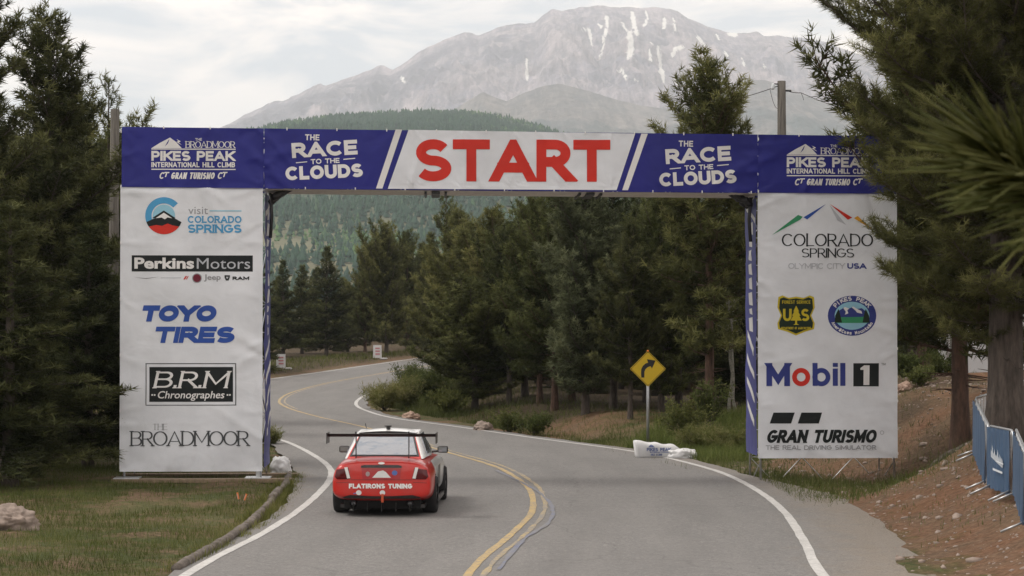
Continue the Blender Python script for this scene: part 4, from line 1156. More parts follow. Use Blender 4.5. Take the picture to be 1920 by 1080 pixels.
# cabin
def quad(name, q, mat, off=0.0, parent=None, thick=0.012):
    bm = bmesh.new(); vs_ = [bm.verts.new(p) for p in q]; f = bm.faces.new(vs_); bm.normal_update(); n_ = f.normal.copy()
    r_ = bmesh.ops.extrude_face_region(bm, geom=[f])
    bmesh.ops.translate(bm, vec=n_ * thick, verts=[v for v in r_['geom'] if isinstance(v, bmesh.types.BMVert)])
    if off: bmesh.ops.translate(bm, vec=n_ * off, verts=bm.verts[:])
    return from_bm(name, bm, mat, parent or car)
LO = [(-.40, .705, .99), (0.0, .735, 1.0), (1.0, .75, .97), (2.02, .70, .985)]
HI = [(.22, .535, 1.40), (.42, .565, 1.43), (.95, .575, 1.45), (1.25, .53, 1.41)]
bm = bmesh.new()
lo = [[bm.verts.new((s_ * w_, y_, z_)) for y_, w_, z_ in LO] for s_ in (1, -1)]
hi = [[bm.verts.new((s_ * w_, y_, z_)) for y_, w_, z_ in HI] for s_ in (1, -1)]
for s_ in (0, 1):
    for k in range(3): bm.faces.new((lo[s_][k], lo[s_][k + 1], hi[s_][k + 1], hi[s_][k]))
bm.faces.new((lo[0][0], hi[0][0], hi[1][0], lo[1][0])); bm.faces.new((lo[0][3], lo[1][3], hi[1][3], hi[0][3]))
for k in range(3): bm.faces.new((hi[0][k], hi[0][k + 1], hi[1][k + 1], hi[1][k]))
es = [e for e in bm.edges]
bmesh.ops.bevel(bm, geom=es, offset=.035, segments=3, affect='EDGES', profile=.6)
cabin = from_bm('cabin', bm, RED, car, True)
me = cabin.data; me.materials.append(CWHITE)
for p in me.polygons:
    p.material_index = 1 if p.center.z > 1.345 or (p.center.x > 0.5 and p.center.y > .1) or (abs(p.center.x) > .5 and 1.08 < p.center.z and p.center.y < .35) else 0
bm = bmesh.new()
roofpts = []
for j in range(7):
    y_ = .20 + 1.07 * j / 6
    row = []
    for i in range(9):
        x_ = -.55 + 1.1 * i / 8
        row.append(bm.verts.new((x_ * (1 if 0 < j < 6 else .95), y_, 1.405 + .065 * (1 - (x_ / .58) ** 2) * math.sin(math.pi * (j + 1.6) / 9) + .012)))
    roofpts.append(row)
for a_, b_ in zip(roofpts, roofpts[1:]):
    for k in range(8): bm.faces.new((a_[k], a_[k + 1], b_[k + 1], b_[k]))
from_bm('roof', bm, CWHITE, car, True)
def lerp3(a, b, t): return tuple(a[i] + (b[i] - a[i]) * t for i in range(3))
def pane(name, A, B, C, D, m=0.07, my=0.06, mat=None):     # A,B low, C,D high
    q = []
    for (u_, v_) in ((m, my), (1 - m, my), (1 - m, 1 - my), (m, 1 - my)):
        q.append(lerp3(lerp3(A, B, u_), lerp3(D, C, u_), v_))
    return quad(name, q, mat or GLASS, 0.004)
rl = (-.705, -.40, .99); rr_ = (.705, -.40, .99); rht = (.535, .22, 1.40); rhl = (-.535, .22, 1.40)
quad('window_surround', [lerp3(lerp3(rl, rr_, u_), lerp3(rhl, rht, u_), v_) for u_, v_ in ((.045, .08), (.955, .08), (.955, .92), (.045, .92))], CBLACK, -.008)
pane('rear_window', rl, rr_, rht, rhl, .075, .13)
pane('windscreen', (.70, 2.02, .985), (-.70, 2.02, .985), (-.53, 1.25, 1.41), (.53, 1.25, 1.41), .06, .06)
pane('side_window', (.735, 0.02, 1.0), (.75, .98, .97), (.575, .95, 1.45), (.565, .42, 1.43), .06, .10)
pane('side_window', (.75, 1.02, .97), (.70, 2.0, .985), (.53, 1.25, 1.41), (.575, .97, 1.45), .06, .10)
pane('side_window', (-.75, .98, .97), (-.735, 0.02, 1.0), (-.565, .42, 1.43), (-.575, .95, 1.45), .06, .10)
pane('side_window', (-.70, 2.0, .985), (-.75, 1.02, .97), (-.575, .97, 1.45), (-.53, 1.25, 1.41), .06, .10)
# wheels
def wheel(x, y, s):
    bm = bmesh.new(); seg = 28
    prof = [(.20, -.125), (.30, -.135), (.325, -.11), (.33, -.05), (.33, .05), (.325, .11), (.30, .135), (.20, .125)]
    rr2 = [[bm.verts.new((q, r_ * math.cos(2 * math.pi * k / seg), r_ * math.sin(2 * math.pi * k / seg))) for k in range(seg)] for r_, q in prof]
    for a_, b_ in zip(rr2, rr2[1:]):
        for k in range(seg): bm.faces.new((a_[k], a_[(k + 1) % seg], b_[(k + 1) % seg], b_[k]))
    w = empty('wheel'); w.parent = car; w.location = (x, y, .33)
    from_bm('tyre', bm, RUBBER, w, True)
    bm = bmesh.new()
    for k in range(10):
        a = 2 * math.pi * k / 10
        bm_box(bm, (s * .10, math.cos(a) * .11, math.sin(a) * .11), (.025, .20, .035), Matrix.Rotation(a, 3, 'X'))
    bm_tube(bm, [(s * .05, 0, 0), (s * .12, 0, 0)], .05, 12)
    bm_tube(bm, [(-s * .10, 0, 0), (s * .03, 0, 0)], .20, 20)
    from_bm('rim', bm, RIM, w)
for x_, y_, s_ in ((.80, 0, 1), (-.80, 0, -1), (.80, 2.6, 1), (-.80, 2.6, -1)): wheel(x_, y_, s_)
# rear details
def back_y(x, z):    # skin of the tail, found by ray
    bpy.context.view_layer.update()
    ok, loc, nor, _ = body.ray_cast(Vector((x, -2.0, z)), Vector((0, 1, 0)))
    return loc.y if ok else -.92
def skin(name, outline, mat, lift=.010, parent=None, n=1):
    """patch that hugs the tail of the body"""
    bm = bmesh.new()
    vs_ = [bm.verts.new((x_, 0, z_)) for x_, z_ in outline]; f = bm.faces.new(vs_)
    for ax, st in ((0, .05), (2, .05)):
        lo_ = min(v.co[ax] for v in bm.verts); hi_ = max(v.co[ax] for v in bm.verts)
        k = math.ceil(lo_ / st)
        while k * st < hi_:
            co = [0, 0, 0]; no = [0, 0, 0]; co[ax] = k * st; no[ax] = 1
            bmesh.ops.bisect_plane(bm, geom=bm.verts[:] + bm.edges[:] + bm.faces[:], plane_co=co, plane_no=no, dist=1e-6); k += 1
    for v in bm.verts: v.co.y = back_y(v.co.x, v.co.z) - lift
    o = from_bm(name, bm, mat, parent or car, True)
    return o
for s_ in (-1, 1):
    skin('tail_light', [(s_ * q, z_) for q, z_ in ((.58, .86), (.80, .83), (.83, .70), (.78, .66), (.56, .665))], LAMP_R, .014)
    skin('reversing_lamp', [(s_ * q, z_) for q, z_ in ((.60, .875), (.655, .87), (.605, .675), (.55, .68))], LAMP_W, .022)
skin('trunk_trim', [(-.36, .865), (.36, .865), (.36, .90), (.30, .915), (-.30, .915), (-.36, .90)], CBLACK, .03)
skin('plate_recess', [(-.33, .66), (.33, .66), (.35, .845), (-.35, .845)], m_car('car_paint_crimson', (0.42, 0.014, 0.022)), .008)
skin('emblem', [(.06 * math.cos(a), .945 + .02 * math.sin(a)) for a in [k * math.pi / 6 for k in range(12)]], LAMP_W, .03)
skin('sticker', [(-.16, .69), (.17, .69), (.08, .79), (.03, .82), (-.06, .80)], CWHITE, .014)
skin('sticker', [(.235 + .05 * math.cos(a), .775 + .045 * math.sin(a)) for a in [k * math.pi / 6 for k in range(12)]], plain('sticker_blue', (.10, .16, .42)), .014)
skin('sticker', [(-.24 + .04 * math.cos(a), .755 + .045 * math.sin(a)) for a in [k * math.pi / 4 for k in range(8)]], plain('sticker_grey', (.40, .30, .30)), .014)
for x_ in (-.40, .02):
    skin('sticker', [(x_ + .05 * math.cos(a), .425 + .045 * math.sin(a)) for a in [k * math.pi / 6 for k in range(12)]], CWHITE, .012)
skin('sticker', [(-.50, .40), (-.45, .405), (-.45, .425), (-.49, .42)], plain('sticker_blue', (.10, .16, .42)), .012)
ftx = stroke_text('FLATIRONS TUNING', 1.12, .085, .024, .06)
bm = bmesh.new()
for q, l in ftx:
    vs_ = [bm.verts.new((a - .575, back_y(a - .575, .50 + b_) - .012 - l * .0002, .50 + b_)) for a, b_ in q]
    bm.faces.new(vs_)
from_bm('lettering', bm, plain('decal_white', (0.85, 0.84, 0.82), 0.5, 0, 0.03), car)
# shut lines and creases of the tail
for q_ in ([(-.54, .655), (.54, .655), (.54, .648), (-.54, .648)], [(-.545, .66), (-.538, .66), (-.60, .88), (-.607, .88)], [(.545, .66), (.538, .66), (.60, .88), (.607, .88)], [(-.80, .60), (-.56, .612), (-.56, .606), (-.80, .594)], [(.80, .60), (.56, .612), (.56, .606), (.80, .594)]):
    skin('shut_line', q_, CBLACK, .004)
# diffuser and undertray
bm = bmesh.new()
V_ = [(-.80, -.80, .30), (-.62, -.93, .335), (.62, -.93, .335), (.80, -.80, .30), (.66, -.86, .10), (-.66, -.86, .10)]
bm_box(bm, (0, -.56, .22), (1.36, .40, .20), bevel=.03)
for k in range(5): bm_box(bm, (-.5 + .25 * k, -.84, .17), (.018, .20, .14))
from_bm('diffuser', bm, plain('matt_black', (.006, .006, .006), .9), car)
skin('bumper_insert', [(-.70, .345), (-.55, .385), (-.2, .365), (.2, .365), (.55, .385), (.70, .345), (.66, .315), (-.66, .315)], CBLACK, .012)
box('tow_strap', (0.02, -.94, .33), (.045, .03, .15), plain('orange_webbing', (.5, .07, .02)), car, .006)
for x_ in (-.50, .50):
    bm = bmesh.new(); bm_tube(bm, [(x_, -.60, .22), (x_, -.88, .22)], .055, 14, False); bm_tube(bm, [(x_, -.70, .22), (x_, -.875, .22)], .045, 14); from_bm('exhaust_tip', bm, RIM, car, True)
bm = bmesh.new(); bm_box(bm, (0, 1.2, .17), (1.5, 3.8, .06)); from_bm('undertray', bm, CBLACK, car)
for s_ in (-1, 1):
    box('side_skirt', (s_ * .885, 1.3, .17), (.06, 1.9, .07), CBLACK, car, .01)
    mm = empty('wing_mirror'); mm.parent = car; mm.location = (s_ * .90, 1.55, 1.04)
    bm = bmesh.new(); bm_box(bm, (s_ * .03, 0, 0), (.20, .11, .13), bevel=.035); from_bm('mirror_housing', bm, CBLACK, mm, True)
    bm = bmesh.new(); bm_box(bm, (s_ * .03, -.058, 0), (.155, .006, .09)); from_bm('mirror_glass', bm, GLASS, mm)
    bm = bmesh.new(); bm_tube(bm, [(-s_ * .18, .02, -.05), (-s_ * .03, 0, -.03)], .02, 8); from_bm('mirror_arm', bm, CBLACK, mm)
    box('number_panel', (s_ * .905, .95, .62), (.004, .5, .36), CWHITE if s_ < 0 else CBLACK, car)
# rear wing
wing = empty('rear_wing'); wing.parent = car; wing.location = (0, -.78, 1.43)
bm = bmesh.new()
prof = [(-.17, .045), (-.05, .035), (.10, .012), (.17, -.008), (.16, -.018), (.05, -.020), (-.08, .005), (-.165, .035)]
ra = [bm.verts.new((-.955, a, z_ - .01)) for a, z_ in prof]; rb = [bm.verts.new((.955, a, z_ - .01)) for a, z_ in prof]
for k in range(len(prof)): bm.faces.new((ra[k], ra[(k + 1) % 8], rb[(k + 1) % 8], rb[k]))
bm.faces.new(ra); bm.faces.new(rb[::-1])
from_bm('wing_blade', bm, plain('matt_black', (.006, .006, .006), .9), wing)
for s_ in (-1, 1):
    bm = bmesh.new(); bm_box(bm, (s_ * .965, 0, -.045), (.014, .40, .19), bevel=.004); from_bm('end_plate', bm, CBLACK, wing)
    bm = bmesh.new(); bm_box(bm, (s_ * .47, .06, -.18), (.014, .10, .46)); bm_box(bm, (s_ * .47, .02, .03), (.014, .16, .07)); from_bm('wing_strut', bm, CBLACK, wing)
bm = bmesh.new(); bm_box(bm, (0, .45, 1.50), (.07, .14, .05), bevel=.012); bm_box(bm, (0, .38, 1.535), (.13, .05, .02), bevel=.005); from_bm('roof_camera', bm, CBLACK, car)
tube('roof_aerial', [(-.45, .9, 1.47), (-.46, .8, 1.56)], .008, CBLACK, car, 6)

# ================================================================== ROAD SIGN
SIGN_Y = m_paint('sign_yellow', (0.62, 0.42, 0.012), 0.05); SIGN_K = plain('sign_black', (0.012, 0.012, 0.012))
sd_ = 55.5
sp0 = at(1215, 835, sd_); gz0 = hz(sp0.x, sp0.y)
sign = empty('curve_sign', (sp0.x, sp0.y, gz0)); tag(sign, 'yellow diamond warning sign with black right curve arrow on grey post', 'road sign')
zc_ = at(1215.5, 691.5, sd_).z - gz0; hd_ = 0.535
tube('post', [(0, .04, -.2), (0, .04, zc_ + .35)], .04, STEEL, sign, 8)
def rdiamond(h, c=.09, n=4):
    out = []
    for k in range(4):
        a = k * math.pi / 2
        d1 = Vector((math.cos(a), math.sin(a)))
        tt = Vector((-math.sin(a), math.cos(a)))
        for j in range(n + 1):
            t = -1 + 2 * j / n
            q = d1 * (h - c * .5 - abs(t) ** 2 * c * .5) + tt * (t * c * .62)
            out.append((q.x, q.y))
    return out
def sheet_xz(name, poly, y, thick, mat, parent):
    bm = bmesh.new(); f = bm.faces.new([bm.verts.new((a, y, z_)) for a, z_ in poly])
    r_ = bmesh.ops.extrude_face_region(bm, geom=[f]); bmesh.ops.translate(bm, vec=(0, thick, 0), verts=[v for v in r_['geom'] if isinstance(v, bmesh.types.BMVert)])
    return from_bm(name, bm, mat, parent)
pl_ = sheet_xz('plate', [(a, zc_ + z_) for a, z_ in rdiamond(hd_)], -.012, .004, SIGN_Y, sign)
ro = rdiamond(hd_ * .955); ri = rdiamond(hd_ * .925)
bm = bmesh.new(); n_ = len(ro)
va = [bm.verts.new((a, -.0145, zc_ + z_)) for a, z_ in ro]; vb = [bm.verts.new((a, -.0145, zc_ + z_)) for a, z_ in ri]
for k in range(n_): bm.faces.new((va[k], va[(k + 1) % n_], vb[(k + 1) % n_], vb[k]))
from_bm('border', bm, SIGN_K, pl_)
sx = lambda px: (px - 1215.5) / 67.3; sz = lambda py: zc_ - (py - 691.5) / 67.3
arrow = [(1203, 708), (1202.5, 700), (1203, 692), (1206, 686), (1211, 681.5), (1216, 680), (1213.5, 673.5), (1230, 676), (1223, 691), (1220.5, 686.5), (1215, 688.5), (1211, 692), (1209, 697), (1208.8, 708)]
sheet_xz('arrow', [(sx(a), sz(c)) for a, c in arrow], -.0155, .002, SIGN_K, pl_)
tube('reflector', [(0, -.02, zc_ + hd_ * .93), (0, -.014, zc_ + hd_ * .93)], .03, plain('reflector_orange', (.7, .2, .02)), sign, 10)

# ================================================================== WRAPPED BALES, MARKER BOARDS, SMALL THINGS
PLASTIC = m_banner('white_plastic_wrap', (0.72, 0.72, 0.72), 0.4)
def lump(name, c, s, mat, seed, parent=None, sub=4, amp=.14, boxy=.6, rz=0.0):
    bm = bmesh.new(); bmesh.ops.create_icosphere(bm, subdivisions=sub, radius=1.0)
    mt = Matrix.Rotation(rz, 3, 'Z')
    for v in bm.verts:
        q = v.co.copy(); m_ = max(abs(q.x), abs(q.y), abs(q.z)); q = q.lerp(q / m_, boxy)
        n_ = mnoise.fractal(q * 1.6 + Vector((seed * 3.1, seed, 0)), 0.8, 2.0, 3) * amp + abs(mnoise.noise(q * 3.2 + Vector((0, seed * 2.7, 1)))) * amp * .5
        q = q * (1 + n_)
        q = mt @ Vector((q.x * s[0], q.y * s[1], q.z * s[2]))
        v.co = q + Vector((0, 0, s[2] * .85))
        if v.co.z < -.02: v.co.z = -.02
    o = from_bm(name, bm, mat, parent, True); o.location = c
    return o
# bale cover lying in front of the sign
bd = 51.2
bl = at(1232, 851, bd); gzb = hz(bl.x, bl.y)
bale = empty('wrapped_bale', (bl.x, bl.y, gzb), R(4)); tag(bale, 'white plastic wrapped bale printed in blue, lying below the yellow sign', 'bale')
bm = bmesh.new(); sl = 26; pr_ = []
for i in range(sl + 1):
    t = i / sl; x_ = -.57 + 1.12 * t
    htop = .50 - .13 * t - .05 * sstep(.88, 1, t) + .015 * math.sin(t * 17)
    sag = .06 * math.exp(-((t - .40) / .10) ** 2)
    ring_ = []
    for j in range(14):
        a = -math.pi / 2 + math.pi * 2 * j / 14
        sy, sz_ = math.cos(a), math.sin(a)
        sy = math.copysign(abs(sy) ** .5, sy); sz_ = math.copysign(abs(sz_) ** .5, sz_)
        wv_ = .018 * mnoise.noise(Vector((x_ * 5, a * 1.3, 4)))
        ring_.append(bm.verts.new((x_ + (.035 * (sz_) * (-1 if t < .1 else .3)), sy * (.24 + wv_) * (1 if 0 < i < sl else .8), max(sag if sz_ < 0 else 0, (htop / 2) + sz_ * (htop / 2 + wv_)))))
    pr_.append(ring_)
for a_, b_ in zip(pr_, pr_[1:]):
    for k in range(14): bm.faces.new((a_[k], a_[(k + 1) % 14], b_[(k + 1) % 14], b_[k]))
bm.faces.new(pr_[0]); bm.faces.new(pr_[-1][::-1])
cov = from_bm('cover', bm, PLASTIC, bale, True)
PB = plain('faded_print_blue', (0.13, 0.17, 0.34), .6, 0, .4, 14)
bpy.context.view_layer.update()
def bale_print(polys, x0, z0, mat):
    bm = bmesh.new()
    for q, l in polys:
        vs_ = []
        for a, b_ in q:
            ok, loc, *_ = cov.ray_cast(Vector((x0 + a, -2, z0 + b_)), Vector((0, 1, 0)))
            vs_.append(bm.verts.new((x0 + a, (loc.y if ok else -.25) - .012 - l * .0002, z0 + b_)))
        bm.faces.new(vs_)
    from_bm('lettering', bm, mat, cov)
bale_print(stroke_text('PIKES PEAK', .62, .085, .02, .07), -.30, .235, PB)
bale_print(stroke_text('INTERNATIONAL', .50, .035, .009, .1), -.22, .19, PB)
bale_print(stroke_text('HILL CLIMB', .30, .05, .012, .08, slant=.2), -.2, .12, PB)
bale_print([([(0, 0), (.08, .07), (.13, .045), (.18, 0)], 1)], -.27, .335, PB)
sb = at(1279, 853, bd - .3); o = lump('sandbag', (sb.x, sb.y, hz(sb.x, sb.y) - .02), (.34, .22, .16), PLASTIC, 5, amp=.34, boxy=.5)
tag(o, 'crumpled white plastic sack at the right end of the printed bale', 'sack')
# sack by the left tower
wb = at(525, 884, 45.2); o = lump('weight_sack', (wb.x, wb.y, hz(wb.x, wb.y)), (.22, .2, .25), PLASTIC, 9, amp=.32, boxy=.35); tag(o, 'white crumpled ballast sack beside the left tower foot of the arch', 'sack')
# small boards on the far bend
def board(px, py, d, w, h, label):
    p = at(px, py, d); z_ = hz(p.x, p.y)
    r_ = empty('marker_board', (p.x, p.y, z_), R(12)); tag(r_, label, 'marker board', 'white marker boards on the far bend')
    bm = bmesh.new()
    for q in ((0, .0), (0, .28)):
        bm_box(bm, (0, .14 + (q[1] - .14) * .55, .12 + h / 2), (w, .02, h), Matrix.Rotation(R(-10 if q[1] == 0 else 10), 3, 'X'), .004)
    pn = from_bm('panel', bm, PLASTIC, r_)
    bm = bmesh.new()
    for k in range(3): bm_box(bm, (0, -.03 + .05 * k, .12 + h * (.3 + .22 * k)), (w * .55, .006, h * .11), Matrix.Rotation(R(-10), 3, 'X'))
    from_bm('faded_print', bm, plain('faded_print_red', (.52, .22, .24), .7), pn)
    for s_ in (-1, 1): 
        bm = bmesh.new(); bm_box(bm, (s_ * w * .42, .03, .06), (.03, .03, .16)); bm_box(bm, (s_ * w * .42, .25, .06), (.03, .03, .16)); from_bm('leg', bm, BLACK, r_)
    f_ = lump('foot_sandbag', (w * .75, .1, .0), (.30, .16, .07), PLASTIC, 3, r_, 3, .1, .4)
board(527, 702, 133.5, .60, .92, 'white marker board at the far bend, the one nearer the left tower')
board(708, 677, 150.5, .62, .98, 'white marker board at the far bend, the one farther from the left tower')
# rocks
def rock(px, py, d, s, seed, label, mat):
    p = at(px, py, d); bm = bmesh.new(); bmesh.ops.create_icosphere(bm, subdivisions=5, radius=1)
    for v in bm.verts:
        q = v.co.normalized(); n_ = mnoise.fractal(q * 1.5 + Vector((seed, 0, 0)), .85, 2.1, 6)
        c_ = mnoise.cell(q * 1.7 + Vector((seed, 2, 1)))
        v.co = Vector((q.x * s[0], q.y * s[1], q.z * s[2])) * (1 + .36 * n_ + .03 * c_)
    o = from_bm('rock', bm, mat, None, True); o.location = (p.x, p.y, hz(p.x, p.y) + s[2] * .35); tag(o, label, 'rock')
ROCK = plain('granite_pinkish', (.36, .25, .19), .9, 0, .25, 5, .5); ROCK2 = plain('granite_grey', (.27, .215, .18), .9, 0, .25, 5, .5)
rock(770, 789, 73, (.32, .3, .20), 1, 'pinkish boulder in the grass on the inside of the bend', ROCK)
rock(906, 813, 64.5, (.34, .32, .24), 6, 'grey brown boulder at the road edge under the dark pines', ROCK2)
rock(1697, 768, 52, (.19, .2, .16), 11, 'pale stone on the dirt bank right of the arch', ROCK)
rock(12, 965, 33, (.45, .3, .28), 15, 'grey rock in the grass at the far left edge', ROCK2)
# orange pin flags
for px, rot_, lab in ((447, .18, 'orange pin flag in the left verge, the one leaning left'), (455, -.35, 'orange pin flag in the left verge, the one leaning right')):
    p = at(px, 934, 38.5); z_ = hz(p.x, p.y)
    r_ = empty('pin_flag', (p.x, p.y, z_)); r_.rotation_euler = (0, -rot_, 0); tag(r_, lab, 'pin flag', 'orange pin flags')
    tube('wire', [(0, 0, -.05), (0, 0, .16)], .004, STEEL, r_, 5)
    bm = bmesh.new(); bm_box(bm, (.012, 0, .12), (.035, .004, .13), bevel=.001); from_bm('flag', bm, plain('flag_orange', (.75, .22, .06)), r_)
p = at(449, 1020, 31.0); o = lump('paper_litter', (p.x, p.y, hz(p.x, p.y) + .005), (.065, .05, .018), PLASTIC, 14, sub=2, amp=.3); tag(o, 'scrap of white litter by the left road edge', 'litter')
# weathered timber kerb
KERB = m_bark('weathered_timber_kerb', (.055, .045, .037), (.20, .17, .145), (3, 3, 3))
kp = catmull([at(330, 1075, 27.6), at(395, 1037, 30.0), at(450, 1000, 32.6), at(490, 965, 36.0), at(525, 925, 40.6), at(546, 893, 45.0)], 10)
kerb = empty('kerb', (0, 0, 0)); tag(kerb, kind='structure', label='weathered timber kerb along the left verge')
q = resample(kp, .2); rk = random.Random(4); k0 = 0
while k0 < len(q) - 4:
    k1 = min(len(q) - 1, k0 + rk.randint(11, 17)); seg = q[k0:k1 + 1]
    jx, jz, rr0 = rk.uniform(-.025, .025), rk.uniform(-.015, .02), rk.uniform(.072, .088)
    a_, c_ = seg[0], seg[-1]                                     # each timber is nearly straight
    pl = [a_.lerp(c_, i / (len(seg) - 1)).lerp(p, .45) + Vector((jx, 0, 0.05 + jz)) for i, p in enumerate(seg)]
    pl[-1] = pl[-1].lerp(pl[-2], .3)
    bm = bmesh.new(); bm_tube(bm, pl, [rr0 * (.93 if i in (0, len(pl) - 1) else 1) + rk.uniform(-.008, .008) for i in range(len(pl))], 10)
    for v in bm.verts:
        v.co += Vector((mnoise.noise(v.co * 6), mnoise.noise(v.co * 6 + Vector((9, 0, 0))), mnoise.noise(v.co * 6 + Vector((0, 7, 0))))) * .014
        if v.co.z > .115: v.co.z = .115 + (v.co.z - .115) * .4
    from_bm('timber', bm, KERB, kerb, True); k0 = k1

# ================================================================== POLES
POLEW = m_bark('pole_wood', (.05, .046, .04), (.16, .145, .125), (14, 14, .8))
pd_ = 62.0
pp = at(1467, 800, pd_); pz = hz(pp.x, pp.y); ptop = at(1467, 152, pd_).z
pole = empty('utility_pole', (pp.x, pp.y, pz)); tag(pole, 'wooden utility pole rising behind the right end of the arch', 'utility pole')
tube('shaft', [(0.02, 0, -.3), (0, 0, ptop - pz)], [.18, .128], POLEW, pole, 14)
bm = bmesh.new(); bm_tube(bm, [(-.10, -.05, ptop - pz - .10), (-.24, -.05, ptop - pz - .09)], .02, 6); bm_tube(bm, [(-.10, -.05, ptop - pz - .16), (-.24, -.05, ptop - pz - .2)], .015, 6); from_bm('bracket', bm, BLACK, pole)
bm = bmesh.new(); bm_tube(bm, [(-.28, -.05, ptop - pz - .27), (-.28, -.05, ptop - pz - .24), (-.265, -.05, ptop - pz - .1), (-.265, -.05, ptop - pz - .07)], [.045, .05, .05, .02], 10); bm_tube(bm, [(-.27, -.05, ptop - pz - .07), (-.27, -.05, ptop - pz + .02)], .014, 6)
from_bm('insulator', bm, plain('insulator_white', (.6, .63, .65), .3), pole, True)
tube('clamp', [(.12, -.02, ptop - pz - .30), (.30, -.02, ptop - pz - .31)], .03, BLACK, pole)
wire_m = plain('cable_dark', (.03, .03, .032))
def wire(a, b_, sag, name='cable', rad=.010):
    q = [a.lerp(b_, k / 16) - Vector((0, 0, sag * 4 * (k / 16) * (1 - k / 16))) for k in range(17)]
    tube(name, [v - pole.location for v in q], rad, wire_m, pole, 5)
wire(at(1478, 171, pd_), at(1502, 174, pd_), .02, rad=.012); wire(at(1502, 174, pd_), at(1700, 235, pd_ + 3), .12)
wire(at(1502, 175, pd_), at(1507, 188, pd_), -.03, rad=.008)
wire(at(1446, 166, pd_), at(1240, 178, pd_ + 60), .5, rad=.012)
wire(at(1444, 168, pd_), at(1462, 200, pd_), .25, rad=.008)
pd2 = 57.0
q0 = at(210, 840, pd2); qz = hz(q0.x, q0.y); qt = at(212, 205, pd2).z
pole2 = empty('utility_pole', (q0.x, q0.y, qz)); tag(pole2, 'grey wooden pole among the pines left of the arch', 'utility pole')
tube('shaft', [(0, 0, -.3), (.05, 0, qt - qz)], [.17, .125], POLEW, pole2, 12)

# ================================================================== CROWD BARRIERS
NET = m_banner('barrier_banner_blue', (0.062, 0.108, 0.185), .5)
def barrier(name_label, a, b_, h=1.08, cover=True, bars=12, lettering=False, lean=0.0, group='steel crowd barriers on the right bank'):
    """a,b_: ground end points"""
    a, b_ = Vector(a), Vector(b_)
    L_ = (b_ - a).xy.length; rz_ = math.atan2(b_.y - a.y, b_.x - a.x)
    r_ = empty('crowd_barrier', a, rz_); tag(r_, name_label, 'barrier', group)
    dz = b_.z - a.z; zf = lambda x_: dz * x_ / L_
    bm = bmesh.new()
    q = [(0, 0, .12), (0, 0, h - .12), (.035, 0, h - .035), (.12, 0, h + zf(.12)), (L_ - .12, 0, h + zf(L_ - .12)), (L_ - .035, 0, h - .035 + dz), (L_, 0, h - .12 + dz), (L_, 0, .12 + dz), (0, 0, .12)]
    bm_tube(bm, q, .021, 8)
    from_bm('frame', bm, STEEL, r_, True)
    for k in range(1, bars):
        x_ = L_ * k / bars; tube('bar', [(x_, 0, .12 + zf(x_)), (x_, 0, h + zf(x_))], .008, STEEL, r_, 5)
    for x_ in (.18, L_ - .18):
        z_ = zf(x_)
        bm = bmesh.new(); bm_tube(bm, [(x_, 0, .14 + z_), (x_ + .02, -.36, -.02 + z_)], .018, 6); bm_tube(bm, [(x_, 0, .14 + z_), (x_ + .02, .36, .0 + z_)], .018, 6); from_bm('foot', bm, STEEL, r_, True)
    if cover:
        bm = bmesh.new(); N, M = 30, 16; g = []
        for j in range(M + 1):
            row = []
            for i in range(N + 1):
                x_ = .03 + (L_ - .06) * i / N
                row.append(bm.verts.new((x_, -.035 - .022 * abs(math.sin(i * .55 + .3 * j * .2)) - .02 * math.sin(i * 1.3 + j * .25) * (1 - j / M), .08 + zf(x_) + (h - .09) * j / M + (.012 * math.sin(i * .9) if j == 0 else 0))))
            g.append(row)
        for a_, c_ in zip(g, g[1:]):
            for k in range(N): bm.faces.new((a_[k], a_[k + 1], c_[k + 1], c_[k]))
        cv = from_bm('banner', bm, NET, r_, True)
        if lettering:
            bm = bmesh.new()
            rg = random.Random(8)
            for k in range(11):                                  # worn, unreadable print
                xa = L_ * (.30 + .045 * k); hh_ = rg.uniform(.10, .22); zb2 = .60 - .012 * k + zf(xa)
                bm.faces.new([bm.verts.new((xa + q_, -.088, zb2 + r2)) for q_, r2 in ((0, 0), (L_ * .03, -.006), (L_ * .03, hh_ * .7), (.004, hh_))])
            for x0, z0, w_, h_ in ((L_ * .50, .53, L_ * .32, .02), (L_ * .38, .38, L_ * .40, .035)):
                bm.faces.new([bm.verts.new((x0 + q_, -.09, z0 + r2 + zf(x0 + q_))) for q_, r2 in ((0, .02), (w_, 0), (w_, h_), (0, h_ + .02))])
            from_bm('faded_lettering', bm, plain('faded_print_white', (.62, .66, .70)), cv)
    return r_
def gp(px, d, dz=0.0):
    p = at(px, 700, d); p.z = hz(p.x, p.y) + dz; return p
def gtop(px, py, d, h=1.1):     # ground point below a rail seen at px, py
    p = at(px, py, d); p.z -= h; return p
barrier('blue covered steel barrier standing nearest the big trunk, lettering on its front', gtop(1855, 796, 32.6), gtop(1900, 805, 31.0), bars=10, lettering=True)
barrier('blue covered steel barrier angled up the bank left of the lettered one', gtop(1829, 745, 36.0), gtop(1853, 794, 33.0), bars=14)
barrier('bare steel barrier with open bars in front of the big trunk', gtop(1829, 744, 36.2), gtop(1866, 733, 38.2), cover=False, bars=14)
barrier('blue covered steel barrier cut off by the right picture edge', gtop(1905, 802, 30.8), gtop(1926, 850, 27.6), bars=14)
barrier('dark steel barrier far behind the big trunk at the right edge', gtop(1902, 722, 50.0), gtop(1960, 690, 55.0), cover=False, bars=18)

